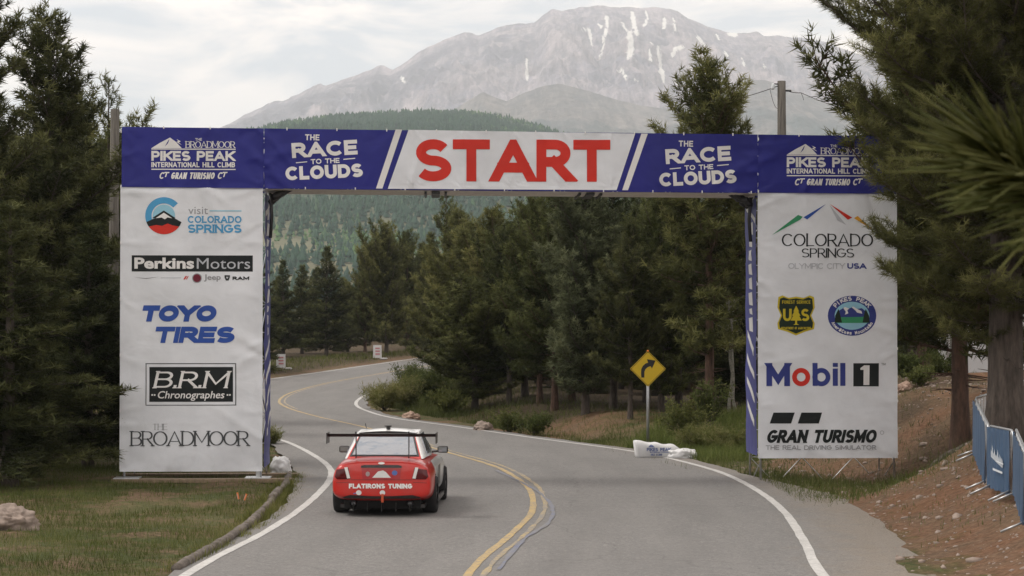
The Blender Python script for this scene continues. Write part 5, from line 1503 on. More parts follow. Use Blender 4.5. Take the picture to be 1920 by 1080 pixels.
# ================================================================== WHITE TRAILER AND POST
tr0 = at(1800, 722, 66); trz = hz(tr0.x + 3, 66)
trl = empty('white_trailer', (tr0.x, 66, trz), R(2)); tag(trl, 'white box trailer with grey skirt half hidden behind trunks on the right', 'trailer')
TW = plain('trailer_white', (.66, .66, .67), .45, 0, .05, 2); zb_ = at(1800, 716, 66).z - trz
bm = bmesh.new(); bm_box(bm, (3.6, 1.3, zb_ + 1.35), (7.4, 2.5, 2.5), bevel=.06); from_bm('box_body', bm, TW, trl)
box('skirt', (3.6, 1.3, zb_ * .5 + .03), (7.1, 2.3, zb_ + .06), plain('trailer_skirt', (.05, .06, .05)), trl)
box('trim_strip', (3.6, .045, zb_ + .30), (7.3, .02, .06), plain('trailer_trim', (.5, .5, .5)), trl)
for x_ in (2.6, 4.2):
    bm = bmesh.new(); bm_tube(bm, [(x_, -.02, .36), (x_, .2, .36)], .36, 20); from_bm('wheel', bm, RUBBER, trl, True)
wp = at(1778, 735, 60); wz = hz(wp.x, wp.y)
post = empty('white_post', (wp.x, wp.y, wz)); tag(post, 'thin white post with yellow foot left of the reddish trunk', 'post')
tube('shaft', [(0, 0, .25), (0, 0, at(1778, 560, 60).z - wz)], .05, TW, post); box('foot', (0, 0, .12), (.2, .2, .4), plain('foot_yellow', (.45, .27, .06)), post, .02)
# ================================================================== PINES
def tube_np(pts, rads, sides):
    pts = np.asarray(pts, float); n = len(pts)
    d = np.gradient(pts, axis=0); d /= np.linalg.norm(d, axis=1)[:, None] + 1e-9
    ref = np.where(np.abs(d[:, 2:3]) < 0.95, np.array([[0, 0, 1.0]]), np.array([[1.0, 0, 0]]))
    a = np.cross(d, ref); a /= np.linalg.norm(a, axis=1)[:, None] + 1e-9
    b_ = np.cross(d, a)
    ang = np.arange(sides) * 2 * math.pi / sides
    V = pts[:, None] + (a[:, None] * np.cos(ang)[None, :, None] + b_[:, None] * np.sin(ang)[None, :, None]) * np.asarray(rads)[:, None, None]
    F = []
    for i in range(n - 1):
        for k in range(sides):
            F.append((i * sides + k, i * sides + (k + 1) % sides, (i + 1) * sides + (k + 1) % sides, (i + 1) * sides + k))
    return V.reshape(-1, 3), np.array(F)
class Acc:
    def __init__(s): s.V = []; s.F = []; s.n = 0
    def add(s, V, F): s.V.append(V); s.F.append(F + s.n); s.n += len(V)
    def get(s): return np.concatenate(s.V), np.concatenate(s.F)
def unit(v): return v / (np.linalg.norm(v, axis=-1, keepdims=True) + 1e-9)
def blades(P, A, r, nb, length, width, spread=(20, 80), tint=None):
    """needle tufts: nb thin triangles fanned round each axis A at P"""
    N = len(P)
    P = np.repeat(P, nb, 0); A = np.repeat(unit(A), nb, 0)
    ref = r.normal(size=P.shape); side = unit(np.cross(A, ref)); 
    th = np.radians(r.uniform(spread[0], spread[1], len(P)))[:, None]
    D = unit(A * np.cos(th) + side * np.sin(th))
    Wd = unit(np.cross(D, r.normal(size=P.shape)))
    Ls = (length * r.uniform(.7, 1.25, len(P)))[:, None]
    st = P + A * (r.uniform(-.5, .35, len(P)) * length)[:, None]
    V = np.stack([st - Wd * width / 2, st + Wd * width / 2, st + D * Ls], 1).reshape(-1, 3)
    T = np.arange(len(V)).reshape(-1, 3)
    tt = np.repeat(np.repeat(tint, nb) if tint is not None else np.full(len(P), .5), 3)
    tt = np.clip(tt + np.tile([-.06, -.06, .10], len(P)), 0, 1)
    return V, T, tt
def grow(seed, H, prof, nbr, twigs, tuft, nb, width, trunk_r, up=(0.05, 0.9), droop=.12, upturn=.18, lean=0.0, gap=0.0, dead=6, twig_l=.42, density=1.0, bare=0.0):
    """returns trunk mesh, crown mesh; prof: list of (height fraction, crown radius in m)"""
    r = np.random.default_rng(seed); wood = Acc(); TP, TA, TI = [], [], []
    hs = np.linspace(0, 1, 12); wobx = np.cumsum(r.normal(0, .006 * H / 12 * 2, 12)); woby = np.cumsum(r.normal(0, .006 * H / 12 * 2, 12))
    tr = np.stack([wobx + lean * hs * H, woby, hs * H * .985], 1); tr[0] = (0, 0, -.3)
    rad = trunk_r * (1 - hs) ** .8 + .012; rad[0] *= 1.35
    V, F = tube_np(tr, rad, 10); wood.add(V, F)
    def trunk_at(u): return np.array([np.interp(u, hs, tr[:, k]) for k in range(3)])
    u0 = prof[0][0]; pu = [p[0] for p in prof]; pv = [p[1] for p in prof]
    us = u0 + (1 - u0) * (np.arange(nbr) + r.uniform(0, 1, nbr)) / nbr
    us = us ** 0.92
    az = np.arange(nbr) * 2.399 + r.normal(0, .5, nbr)
    clump = r.uniform(0, 6.28, 3)
    for u, a in zip(us, az):
        Lb = np.interp(u, pu, pv) * r.uniform(.55, 1.25)
        Lb *= 1 + .20 * math.sin(2 * a + u * 5 + clump[0]) + .15 * math.sin(3 * a + u * 14 + clump[1])
        if seed == 81: Lb = np.interp(u, pu, pv) * r.uniform(.78, 1.08)
        if r.uniform() < gap: continue
        if Lb < .1: Lb = .1
        el = up[0] + (up[1] - up[0]) * ((u - u0) / (1 - u0)) ** 1.3 + r.normal(0, .12)
        o = trunk_at(min(u, .985)); hd = np.array([math.cos(a), math.sin(a), 0])
        s = np.linspace(0, 1, 7)
        zz = Lb * (np.sin(el) * s - droop * s ** 1.2 * (1 - u) * 2 + upturn * s ** 3)
        bend = r.normal(0, .10)
        sidev = np.array([-hd[1], hd[0], 0])
        pts_ = o + hd * (s * Lb * math.cos(el))[:, None] + sidev * (bend * Lb * s ** 2)[:, None] + np.array([0, 0, 1.0]) * zz[:, None]
        br = max(.010, .030 * Lb / 2 + .008)
        V, F = tube_np(pts_, br * (1 - s * .8), 4); wood.add(V, F)
        ntw = max(3, int(twigs * Lb * density))
        tb = r.uniform(-.20, .20)
        for k in range(ntw):
            q = bare + (1 - bare) * ((k + r.uniform(0, 1)) / ntw) ** .75
            q = min(q, .99)
            p = np.array([np.interp(q, s, pts_[:, j]) for j in range(3)])
            d = unit(np.array([np.interp(min(1, q + .1), s, pts_[:, j]) for j in range(3)]) - np.array([np.interp(max(0, q - .1), s, pts_[:, j]) for j in range(3)]))
            sg = 1 if k % 2 else -1
            an = r.uniform(.4, 1.25) * sg
            d2 = d * math.cos(an) + unit(np.cross(d, np.array([0, 0, 1.0]))) * math.sin(an) + np.array([0, 0, r.uniform(-.10, .55)])
            d2 = unit(d2)
            tl = Lb * twig_l * (1.05 - .65 * q) * r.uniform(.6, 1.2); tl = min(max(tl, tuft * .8), 1.0)
            pe = p + d2 * tl + np.array([0, 0, tl * .12])
            if tl > .3: V, F = tube_np([p, pe], [.008, .004], 3); wood.add(V, F)
            nt_ = max(1, int(tl / (tuft * .62)))
            for j in range(nt_):
                f = (j + 1) / nt_
                TP.append(p + (pe - p) * f + r.normal(0, tuft * .18, 3)); TA.append(d2 + np.array([0, 0, .35]) + r.normal(0, .22, 3))
                TI.append(np.clip(.10 + .30 * f + .36 * q + tb + r.normal(0, .11), 0, 1))  # paler new shoot tips; crown highlights and inner shade are put into the tint
        TP.append(pts_[-1]); TA.append(pts_[-1] - pts_[-2] + np.array([0, 0, .05])); TI.append(.7)
    TP.append(tr[-1]); TA.append(np.array([0, 0, 1.0])); TI.append(.7)
    for k in range(dead):                                    # dead stubs below the crown
        u = r.uniform(.10, max(.12, u0)); a = r.uniform(0, 6.28); Ld = r.uniform(.3, 1.0) * max(pv) * .45
        o = trunk_at(u); e = o + np.array([math.cos(a) * Ld, math.sin(a) * Ld, r.uniform(-.25, .1) * Ld])
        V, F = tube_np([o, (o + e) / 2 + r.normal(0, .04, 3), e], [.018, .012, .004], 4); wood.add(V, F)
    TP = np.array(TP); TA = np.array(TA); TI = np.array(TI)
    cV, cT, ct = blades(TP, TA, r, nb, tuft, width, tint=TI)
    wV, wF = wood.get()
    return (wV, wF), (cV, cT, ct), len(TP)
PROTO = {}
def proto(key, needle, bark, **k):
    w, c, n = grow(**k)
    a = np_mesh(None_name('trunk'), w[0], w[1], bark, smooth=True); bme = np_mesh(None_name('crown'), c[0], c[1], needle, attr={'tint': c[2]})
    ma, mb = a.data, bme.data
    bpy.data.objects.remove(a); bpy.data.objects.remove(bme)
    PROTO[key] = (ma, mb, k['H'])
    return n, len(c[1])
def None_name(s): return s
cone = lambda Rm: [(.06, .75 * Rm), (.18, Rm), (.35, .88 * Rm), (.55, .66 * Rm), (.75, .40 * Rm), (.9, .19 * Rm), (1, .05 * Rm)]
rnd = lambda Rm: [(.07, .65 * Rm), (.24, .95 * Rm), (.45, Rm), (.62, .86 * Rm), (.78, .62 * Rm), (.9, .38 * Rm), (1, .10 * Rm)]
crown_hi = lambda Rm: [(.15, .5 * Rm), (.26, .92 * Rm), (.5, Rm), (.66, .82 * Rm), (.8, .58 * Rm), (.92, .32 * Rm), (1, .08 * Rm)]
C_ = dict(twigs=13, tuft=.23, nb=13, width=.032, trunk_r=.15)
info = [
    proto('fir1', NEEDLE_DARK, BARK, seed=11, H=10, prof=cone(2.15), nbr=120, up=(-.05, .9), **C_),
    proto('fir2', NEEDLE_DARK, BARK, seed=12, H=10, prof=cone(1.85), nbr=115, up=(-.1, .8), droop=.2, **C_),
    proto('pine1', NEEDLE, BARK, seed=21, H=10, prof=rnd(2.5), nbr=115, up=(.22, 1.05), upturn=.42, **C_),
    proto('pine2', NEEDLE, BARK_RED, seed=22, H=10, prof=rnd(2.3), nbr=110, up=(.25, 1.1), upturn=.42, gap=.08, **C_),
    proto('tall1', NEEDLE, BARK_RED, seed=31, H=11, prof=crown_hi(2.4), nbr=100, up=(.2, 1.05), upturn=.4, gap=.10, dead=14, **C_),
    proto('tall2', NEEDLE_DARK, BARK, seed=32, H=11, prof=crown_hi(2.1), nbr=100, up=(.15, 1.0), upturn=.35, gap=.05, dead=16, **C_),
    proto('open1', NEEDLE, BARK, seed=41, H=12, prof=rnd(2.0), nbr=70, up=(.1, .9), gap=.20, upturn=.3, **C_),
    proto('blue1', NEEDLE_BLUE, BARK, seed=51, H=10, prof=rnd(2.2), nbr=130, up=(.22, 1.05), upturn=.42, **C_),
    proto('left1', NEEDLE_DARK, BARK, seed=61, H=13, prof=[(.06, 1.9), (.2, 2.5), (.4, 2.35), (.6, 1.85), (.75, 1.5), (.86, 1.15), (.95, .7), (1, .25)], nbr=150, up=(-.05, .9), twigs=12.5, tuft=.24, nb=13, width=.034, trunk_r=.2),
    proto('dome', NEEDLE, BARK_RED, seed=37, H=10.5, prof=[(.16, .9), (.3, 1.5), (.5, 1.55), (.68, 1.65), (.8, 1.5), (.9, 1.1), (.96, .65), (1, .2)], nbr=105, up=(.1, .95), gap=.10, dead=10, **C_),
    proto('young', NEEDLE_LIGHT, BARK, seed=71, H=3, prof=[(.04, .7), (.2, .8), (.5, .6), (.8, .3), (1, .06)], nbr=42, up=(.3, 1.0), twigs=11, tuft=.16, nb=13, width=.018, trunk_r=.05, dead=0),
]
print('tufts, tris', info)
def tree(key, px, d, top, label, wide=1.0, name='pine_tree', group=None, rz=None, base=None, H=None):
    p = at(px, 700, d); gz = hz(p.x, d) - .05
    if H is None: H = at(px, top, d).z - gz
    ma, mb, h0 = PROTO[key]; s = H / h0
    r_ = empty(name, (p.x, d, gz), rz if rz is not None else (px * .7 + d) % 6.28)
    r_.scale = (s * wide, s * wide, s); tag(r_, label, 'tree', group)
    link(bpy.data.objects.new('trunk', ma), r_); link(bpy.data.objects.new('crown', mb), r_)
    return r_
# beyond the far bend, seen through the arch on the left
FB = 'pines beyond the far bend'
tree('fir2', 531, 158, 487, 'small dark pine beyond the far bend, leftmost seen through the arch', 1.1, group=FB)
tree('fir1', 566, 163, 497, 'dark pine beyond the far bend, second from the left tower', 1.15, group=FB)
tree('fir1', 612, 157, 462, 'pointed conifer standing highest left of the gap in the far treeline', 1.12, group=FB, rz=1.0)
tree('fir2', 652, 168, 528, 'short pine in the dip of the far treeline', 1.3, group=FB)
tree('pine2', 684, 166, 486, 'pine rising right of the dip in the far treeline', 1.05, group=FB)
tree('pine1', 724, 160, 424, 'tall rounded pine behind the farther marker board', 1.0, group=FB)
tree('pine2', 762, 168, 438, 'pine right behind the tall rounded one at the far bend', .95, group=FB)
tree('fir1', 795, 175, 470, 'dark conifer at the far road end below the open topped pine', 1.2, group=FB)
tree('open1', 838, 138, 345, 'tall open topped pine reaching the underside of the beam', .85, rz=.6)
# inside the bend
tree('pine1', 878, 98, 430, 'low bushy pine on the inside of the bend, leftmost of its group', 1.25)
tree('pine2', 925, 86, 398, 'pine with yellowish tips behind the road edge boulder', 1.15)
tree('pine1', 890, 77, 530, 'short wide pine hanging over the road edge boulder', 1.8, rz=2.0)
tree('pine1', 985, 80, 392, 'broad green pine left of the blue green one', 1.2, rz=4.1)
tree('tall1', 1040, 70, 352, 'large pine under the middle of the beam with slim bare trunk', 1.1)
tree('blue1', 1098, 66, 330, 'dense blue green pine under the letters of the beam', 1.05)
tree('tall2', 1150, 68, 340, 'dark pine whose trunk stands left of the yellow sign', 1.1)
tree('blue1', 1212, 74, 350, 'grey green pine behind the yellow sign', 1.05, rz=2.6)
tree('tall2', 1272, 68, 338, 'dark pine whose trunk stands right of the yellow sign', 1.1, rz=5.0)
tree('dome', 1330, 60, 120, 'tallest pine, its crown rising above the beam right of centre', .95, rz=2.4)
tree('pine2', 1395, 76, 345, 'pine filling the gap beside the right tower', 1.2)
tree('fir2', 1120, 92, 400, 'dark conifer deep in the wood behind the blue green pine', 1.4)
tree('fir1', 1000, 104, 400, 'dark conifer deep in the wood behind the broad green pine', 1.4)
tree('fir1', 1240, 96, 390, 'dark conifer deep in the wood behind the yellow sign', 1.4)
tree('fir2', 1330, 98, 380, 'dark conifer deep in the wood behind the tallest pine', 1.4)
tree('fir1', 808, 150, 436, 'slim conifer just left of the open topped pine', 1.0)
tree('pine2', 858, 118, 402, 'pine just right of the open topped pine', 1.1)
tree('tall2', 955, 76, 420, 'narrow dark pine left of the broad green pine', 1.0)
tree('tall1', 1012, 74, 372, 'narrow pine between the broad green pine and the beam centre', 1.0, rz=2.2)
tree('pine2', 1072, 76, 360, 'narrow pine behind the large one under mid beam', 1.0, rz=3.4)
tree('tall2', 1182, 62, 420, 'slim shaded pine close behind the warning sign', .95, rz=1.1)
tree('pine1', 1240, 64, 372, 'narrow green pine right behind the warning sign', .95, rz=5.4)
tree('tall1', 1300, 70, 345, 'narrow pine left of the tallest one', .95, rz=4.4)
UW = 'undergrowth conifers in the wood inside the bend'
for px, d, hh in ((900, 112, 5), (960, 118, 6), (1010, 90, 4.5), (1065, 100, 6), (1110, 84, 4), (1165, 88, 5), (1190, 108, 6.5), (1235, 84, 4.5), (1290, 86, 5), (1320, 112, 6.5), (1360, 88, 5), (1405, 92, 6), (1080, 120, 7), (1260, 116, 7), (1390, 66, 4)):
    tree('fir1' if hh > 5 else 'fir2', px, d, 0, 'low dark conifer in the undergrowth of the wood inside the bend', 1.5, group=UW, H=hh)
# left of the arch
tree('left1', 92, 50, 28, 'tallest dark pine at the left edge of the picture', 1.12, rz=.3)
tree('left1', -62, 44, -60, 'pine cut off by the left picture edge', 1.0, rz=2.2)
tree('open1', 204, 62, 148, 'slender pine leaning over the grey pole left of the arch', .75, rz=1.2)
tree('fir1', 165, 47, 420, 'low dark pine against the outer edge of the left tower', 1.45, rz=.9)
tree('fir2', 20, 42, 380, 'low dark pine in the lower left corner of the wood', 1.7, rz=3.3)
tree('pine1', 120, 70, 200, 'pine behind the tallest one on the left', 1.2)
tree('fir1', 45, 64, 330, 'dark pine filling the shade at the left edge', 1.5)
LF = 'background pines left of the arch'
for px, d, top in ((-60, 85, 300), (20, 92, 330), (110, 95, 350), (185, 100, 340), (245, 110, 380), (320, 120, 390), (400, 126, 400), (470, 130, 450)):
    tree('fir1' if px % 2 else 'fir2', px, d, top, 'background pine in the dim wood behind the left tower', 1.35, group=LF)
BW = 'background pines at the far road end'
for px, d, top in ((520, 190, 520), (590, 195, 505), (640, 205, 520), (700, 198, 480), (790, 200, 455), (860, 190, 430), (940, 150, 430), (1050, 130, 410), (1180, 135, 410), (1300, 130, 400), (1420, 120, 380)):
    tree('fir2' if px % 20 else 'fir1', px, d, top, 'background pine in the dark wood past the far road end', 1.3, group=BW)
# right of the arch
big = dict(seed=81, H=14, prof=[(.13, .9), (.17, 1.6), (.22, 2.3), (.27, 2.85), (.4, 3.15), (.54, 3.3), (.68, 3.0), (.82, 2.0), (.93, 1.0), (1, .2)], nbr=190, up=(-.15, .85), twigs=14, tuft=.165, nb=22, width=.011, trunk_r=.36, droop=.10, upturn=.30, bare=.12, dead=8, gap=.06)
BIG_RZ = 3.6
NEEDLE_NEAR = m_needles('needles_near_green', (0.020, 0.023, 0.008), (0.080, 0.085, 0.029), (0.225, 0.225, 0.085))
print('big', proto('big', NEEDLE_NEAR, BARK, **big))
tree('big', 1888, 36.5, 0, 'big foreground pine with thick trunk behind the barriers on the right', 1.0, H=13.5, rz=BIG_RZ)
tree('tall1', 1800, 44.5, 0, 'pine with straight reddish trunk between the right tower and the big trunk', 1.15, H=12.5, rz=3.0)
tree('pine2', 1730, 58, 60, 'green pine just behind the outer edge of the right tower', .95, rz=1.7)
tree('tall2', 1712, 66, 200, 'dark trunked pine at the edge of the right tower', 1.2)
tree('young', 1742, 54, 665, 'young bushy pine on the dirt bank', 1.0)
for px, d, top in ((1700, 90, 250), (1780, 84, 300), (1860, 96, 280), (1940, 88, 250), (1640, 100, 300)):
    tree('fir1' if px % 40 else 'pine1', px, d, top, 'background pine in the wood behind the right bank', 1.3, group='background pines behind the right bank')
# pale thin trunks near the right tower
def aspen(px, d, top, label, seed):
    p = at(px, 700, d); z0 = hz(p.x, d); zt = at(px, top, d).z - z0
    r = np.random.default_rng(seed)
    r_ = empty('aspen_tree', (p.x, d, z0)); tag(r_, label, 'tree')
    hs = np.linspace(0, 1, 9); q = np.stack([np.cumsum(r.normal(0, .045, 9)), np.cumsum(r.normal(0, .03, 9)), hs * zt - .1], 1)
    wood = Acc(); V, F = tube_np(q, .055 * (1 - hs * .75), 8); wood.add(V, F)
    TP, TA = [], []
    for k in range(16):
        u = r.uniform(.55, 1); o = np.array([np.interp(u, hs, q[:, j]) for j in range(3)]); a = r.uniform(0, 6.28); Lb = r.uniform(.3, .8)
        e = o + np.array([math.cos(a) * Lb, math.sin(a) * Lb, Lb * r.uniform(.2, .8)])
        V, F = tube_np([o, e], [.012, .004], 4); wood.add(V, F)
        for j in range(22): TP.append(o + (e - o) * r.uniform(.3, 1.1) + r.normal(0, .12, 3)); TA.append(r.normal(size=3))
    W = wood.get(); np_mesh('trunk', W[0], W[1], BARK_PALE, r_, smooth=True)
    V, T_, tt = blades(np.array(TP), np.array(TA), r, 3, .06, .05, (0, 90), np.full(len(TP), .7)); np_mesh('crown', V, T_, NEEDLE_LIGHT, r_, attr={'tint': tt})
aspen(1376, 61.5, 500, 'thin pale aspen trunk close to the right tower', 3)
aspen(1369, 62.6, 560, 'thinner pale aspen trunk left of its taller neighbour', 4)
# exposed roots on the bank
rt = at(1800, 790, 41); root_o = empty('tree_root', (rt.x, rt.y, hz(rt.x, rt.y))); tag(root_o, 'thick exposed grey roots on the dirt bank by the reddish trunk', 'root')
for sgn, ln, seed in ((1, 1.1, 1), (-1, .5, 2), (1, .8, 3)):
    r = random.Random(seed); q = []
    for k in range(7):
        x_ = -.35 + sgn * ln * k / 6; y_ = -.25 * seed * .4 + r.uniform(-.06, .06); X_ = rt.x + x_; Y_ = rt.y + y_
        q.append((x_, y_, hz(X_, Y_) - root_o.location.z + .09 - .02 * k + r.uniform(-.02, .02)))
    tube('root', q, [.10, .11, .10, .09, .07, .05, .02], BARK, root_o, 8)

# near pine whose twig hangs into the right of the picture, close to the lens
npz = hz(1.6, 2.3)
near = empty('near_pine', (1.6, 2.35, npz)); tag(near, 'out of focus pine twig with long needles at the right edge close by', 'tree')
W = Acc(); V, F = tube_np([(0, 0, -.2), (.03, 0, 2), (.0, 0, 4.6)], [.06, .045, .012], 8); W.add(V, F)
np_mesh('trunk', *W.get(), BARK, near, smooth=True)
r = np.random.default_rng(5)
def near_needles(tip, root, n, length, spread):
    tip = np.array(tip - near.location); root = np.array(root - near.location)
    V, F = tube_np([root, (root + tip) / 2 + np.array([0, 0, -.01]), tip], [.008, .006, .003], 7)
    np_mesh('twig', V, F, BARK, near, smooth=True)
    ax = unit(tip - root); Vs, Ts, tt, k0 = [], [], [], 0
    for i in range(n):
        f = r.uniform(.15, 1.0); o = root + (tip - root) * f
        side = unit(np.cross(ax, r.normal(size=3))); th = math.radians(r.uniform(4, spread) * (1.15 - .35 * f))
        d = unit(ax * math.cos(th) + side * math.sin(th)); Ln = length * r.uniform(.75, 1.12)
        q = np.array([o, o + d * Ln * .5 + np.array([0, 0, .004]), o + d * Ln + np.array([0, 0, r.uniform(-.006, .004)])])
        V, F = tube_np(q, [.0015, .0015, .0006], 4)
        Vs.append(V); Ts.append(F + k0); k0 += len(V); tt.append(np.full(len(V), np.clip(r.normal(.75, .25), 0, 1)))
    np_mesh('needles', np.concatenate(Vs), np.concatenate(Ts), NEEDLE_LIGHT, near, attr={'tint': np.concatenate(tt)})
near_needles(at(1895, 318, 1.75), at(2120, 450, 1.9), 300, .135, 36)
near_needles(at(1890, 372, 1.9), at(2120, 412, 2.0), 60, .11, 16)
near_needles(at(1935, 462, 1.7), at(2120, 440, 1.8), 50, .05, 34)
near_needles(at(2110, 440, 1.85), near.location + Vector((.01, 0, at(2110, 440, 1.85).z - npz - .15)), 10, .1, 60)

# ================================================================== GRASS AND SHRUBS
GRASS = m_needles('grass_blades', (.060, .070, .018), (.135, .155, .044), (.28, .25, .12))
def grass_patch(name, label, gen, n, seed, hgt=(.08, .28), wid=.012, mat=None, lean=.35):
    r = np.random.default_rng(seed); X, Y, S = gen(r, n)
    Z = h_np(X, Y); N = len(X)
    Hh = r.uniform(hgt[0], hgt[1], N) * S; a = r.uniform(0, 6.28, N); ln = r.uniform(.05, lean, N) * Hh; b_ = r.uniform(0, 6.28, N); w = wid * r.uniform(.6, 1.4, N)
    V = np.zeros((N, 3, 3)); V[:, 0] = np.stack([X - np.cos(a) * w / 2, Y - np.sin(a) * w / 2, Z - .01], 1); V[:, 1] = np.stack([X + np.cos(a) * w / 2, Y + np.sin(a) * w / 2, Z - .01], 1)
    V[:, 2] = np.stack([X + np.cos(b_) * ln, Y + np.sin(b_) * ln, Z + Hh], 1)
    pat = fbm(X, Y, .7, 3, 91)
    t = np.clip(.25 + .9 * (pat - .3) + r.normal(0, .16, N), 0, 1)
    o = np_mesh(name, V.reshape(-1, 3), np.arange(N * 3).reshape(-1, 3), mat or GRASS, attr={'tint': np.repeat(t, 3)})
    tag(o, label, 'grass', kind='stuff'); return o
KB = np.array([(p.x, p.y) for p in resample(kp, .2)])
def left_gen(r, n):
    Y = r.uniform(24, 62, n); X = r.uniform(-13, -3.6, n)
    e = np.interp(Y, L_NP[:45, 1], L_NP[:45, 0]) - np.interp(Y, [28, 33, 38, 42, 45, 50, 60], [.5, .42, .5, .8, 1.0, 1.0, .6])
    dens = fbm(X, Y, .8, 3, 33)
    k = (X < e - .02 + r.normal(0, .10, n)) & (r.uniform(0, 1, n) < sstep(.28, .6, dens) + .15)
    return X[k], Y[k], (.45 + .9 * fbm(X, Y, .9, 2, 35))[k]
grass_patch('verge_grass', 'short patchy grass of the left verge around the timber kerb', left_gen, 130000, 1, (.04, .16), .010, lean=.7)
def weeds_gen(r, n):
    i = r.integers(0, len(KB), n); o = r.exponential(.26, n) * 1.0
    sd2 = np.where(r.uniform(0, 1, n) < .3, -1, 1)
    X = KB[i, 0] + sd2 * (.08 + o * .5) + r.normal(0, .03, n); Y = KB[i, 1] + r.normal(0, .15, n)
    k = (fbm(X, Y, 1.3, 2, 51) > .40) & (X < np.interp(Y, L_NP[:45, 1], L_NP[:45, 0]) - .16)
    return X[k], Y[k], np.clip(1.3 - o[k], .3, 1.3)
grass_patch('verge_weeds', 'green weeds growing between the timber kerb and the road', weeds_gen, 9000, 2, (.04, .19), .016, lean=.8)
def inner_gen(r, n):
    i = r.integers(22, 86, n); o = r.exponential(1.7, n) + .35
    P = R_NP[i] + r.normal(0, .7, (n, 2)); t = R_NP[i + 1] - R_NP[i - 1]; t /= np.linalg.norm(t, axis=1)[:, None]
    X = P[:, 0] + t[:, 1] * o; Y = P[:, 1] - t[:, 0] * o
    d = seg_dist(X, Y, R_NP); dc = seg_dist(X, Y, C_NP)
    bare = np.exp(-(((X - 2.4) / 2.6) ** 2 + ((Y - 63.5) / 3.2) ** 2))
    k = (d > SHOULDER_R + .05) & (dc > 4.2) & (r.uniform(0, 1, n) < .25 + sstep(.3, .55, fbm(X, Y, .5, 3, 37))) & (r.uniform(0, 1, n) > bare * .93)
    return X[k], Y[k], (.55 + .8 * fbm(X, Y, .4, 2, 39) + .5 * sstep(.5, 2.0, d) * sstep(70, 76, Y))[k]
grass_patch('bend_grass', 'green grass along the inside edge of the bend', inner_gen, 110000, 3, (.07, .26), .014, lean=.9)
def sign_gen(r, n):
    X = r.uniform(2.6, 7.6, n); Y = r.uniform(49.5, 61, n)
    d = seg_dist(X, Y, R_NP); dc = seg_dist(X, Y, C_NP)
    k = (d > SHOULDER_R + .1) & (dc > 4.4) & (X > 3.2 + .25 * (Y - 56)) & (r.uniform(0, 1, n) < .35 + sstep(.3, .55, fbm(X, Y, .6, 3, 47)))
    return X[k], Y[k], (.6 + .9 * fbm(X, Y, .5, 2, 49))[k]
GRASS_LUSH = m_needles('grass_lush', (.065, .085, .020), (.14, .18, .046), (.27, .28, .11))
grass_patch('sign_grass', 'lush green grass around the warning sign and the right tower', sign_gen, 26000, 12, (.10, .36), .016, GRASS_LUSH, lean=.8)
def far_gen(r, n):
    i = r.integers(56, 118, n); o = r.uniform(1.4, 9, n); i = np.minimum(i, len(L_NP) - 2)
    t = L_NP[i + 1] - L_NP[i - 1]; t /= np.linalg.norm(t, axis=1)[:, None]
    X = L_NP[i, 0] - t[:, 1] * o; Y = L_NP[i, 1] + t[:, 0] * o
    k = r.uniform(0, 1, n) < sstep(1.2, 4, o) * .9
    return X[k], Y[k], np.full(k.sum(), .8)
grass_patch('far_verge_grass', 'dry grass under the pines along the outside of the far bend', far_gen, 16000, 4, (.15, .5), .04)
def right_gen(r, n):
    X = r.uniform(6, 16, n); Y = r.uniform(24, 62, n)
    k = (fbm(X, Y, .5, 3, 57) > .54) & (r.uniform(0, 1, n) < .6)
    return X[k], Y[k], np.full(k.sum(), .7)
grass_patch('bank_grass', 'sparse grass tufts on the dirt bank', right_gen, 22000, 6, (.04, .16), .012)
def left_wood_gen(r, n):
    Y = r.uniform(56, 110, n); X = r.uniform(-32, -16, n)
    return X, Y, np.full(n, 1.0)
grass_patch('wood_grass', 'sunlit grass between the pines left of the arch', left_wood_gen, 14000, 8, (.15, .5), .05)
SHRUB = m_needles('shrub_leaves', (.040, .052, .015), (.085, .105, .030), (.17, .18, .06))
def shrub(px, d, w, h, label, seed, n=1400, mat=None, leaf=(.075, .03)):
    p = at(px, 700, d); z0 = hz(p.x, d); r = np.random.default_rng(seed)
    r_ = empty('shrub', (p.x, d, z0)); tag(r_, label, 'shrub')
    W = Acc(); TP, TA, TI = [], [], []
    m = 16
    for k in range(m):
        a = r.uniform(0, 6.28); sp = r.uniform(.1, 1) * w / 2; hh = h * r.uniform(.55, 1.05)
        q = np.array([[0, 0, 0], [math.cos(a) * sp * .45, math.sin(a) * sp * .45, hh * .55], [math.cos(a) * sp, math.sin(a) * sp, hh]])
        V, F = tube_np(q, [.014, .009, .003], 4); W.add(V, F)
        for j in range(n // m):
            u = r.uniform(.2, 1) ** .7; o = np.array([np.interp(u, [0, .5, 1], q[:, i]) for i in range(3)])
            TP.append(o + r.normal(0, w * .06, 3)); TA.append(np.array([math.cos(a) * .4, math.sin(a) * .4, .8]) + r.normal(0, .5, 3)); TI.append(np.clip(.35 + .35 * u + r.normal(0, .15), 0, 1))
    Wv = W.get(); np_mesh('stems', Wv[0], Wv[1], BARK, r_, smooth=True)
    V, T_, tt = blades(np.array(TP), np.array(TA), r, 3, leaf[0], leaf[1], (10, 80), np.array(TI)); np_mesh('leaves', V, T_, mat or SHRUB, r_, attr={'tint': tt})
shrub(1285, 56.6, 1.6, 1.15, 'yellow green shrub beside the signpost', 1, 2000)
shrub(1330, 57.5, 1.3, 1.5, 'taller leafy shrub between the sign and the right tower', 2, 1500)
shrub(1360, 52.5, 1.2, .55, 'low grassy shrub at the foot of the right tower', 3, 1600, GRASS, (.16, .014))
shrub(1318, 53.0, 1.5, .6, 'low grassy shrub right of the white sack', 4, 1800, GRASS, (.16, .014))
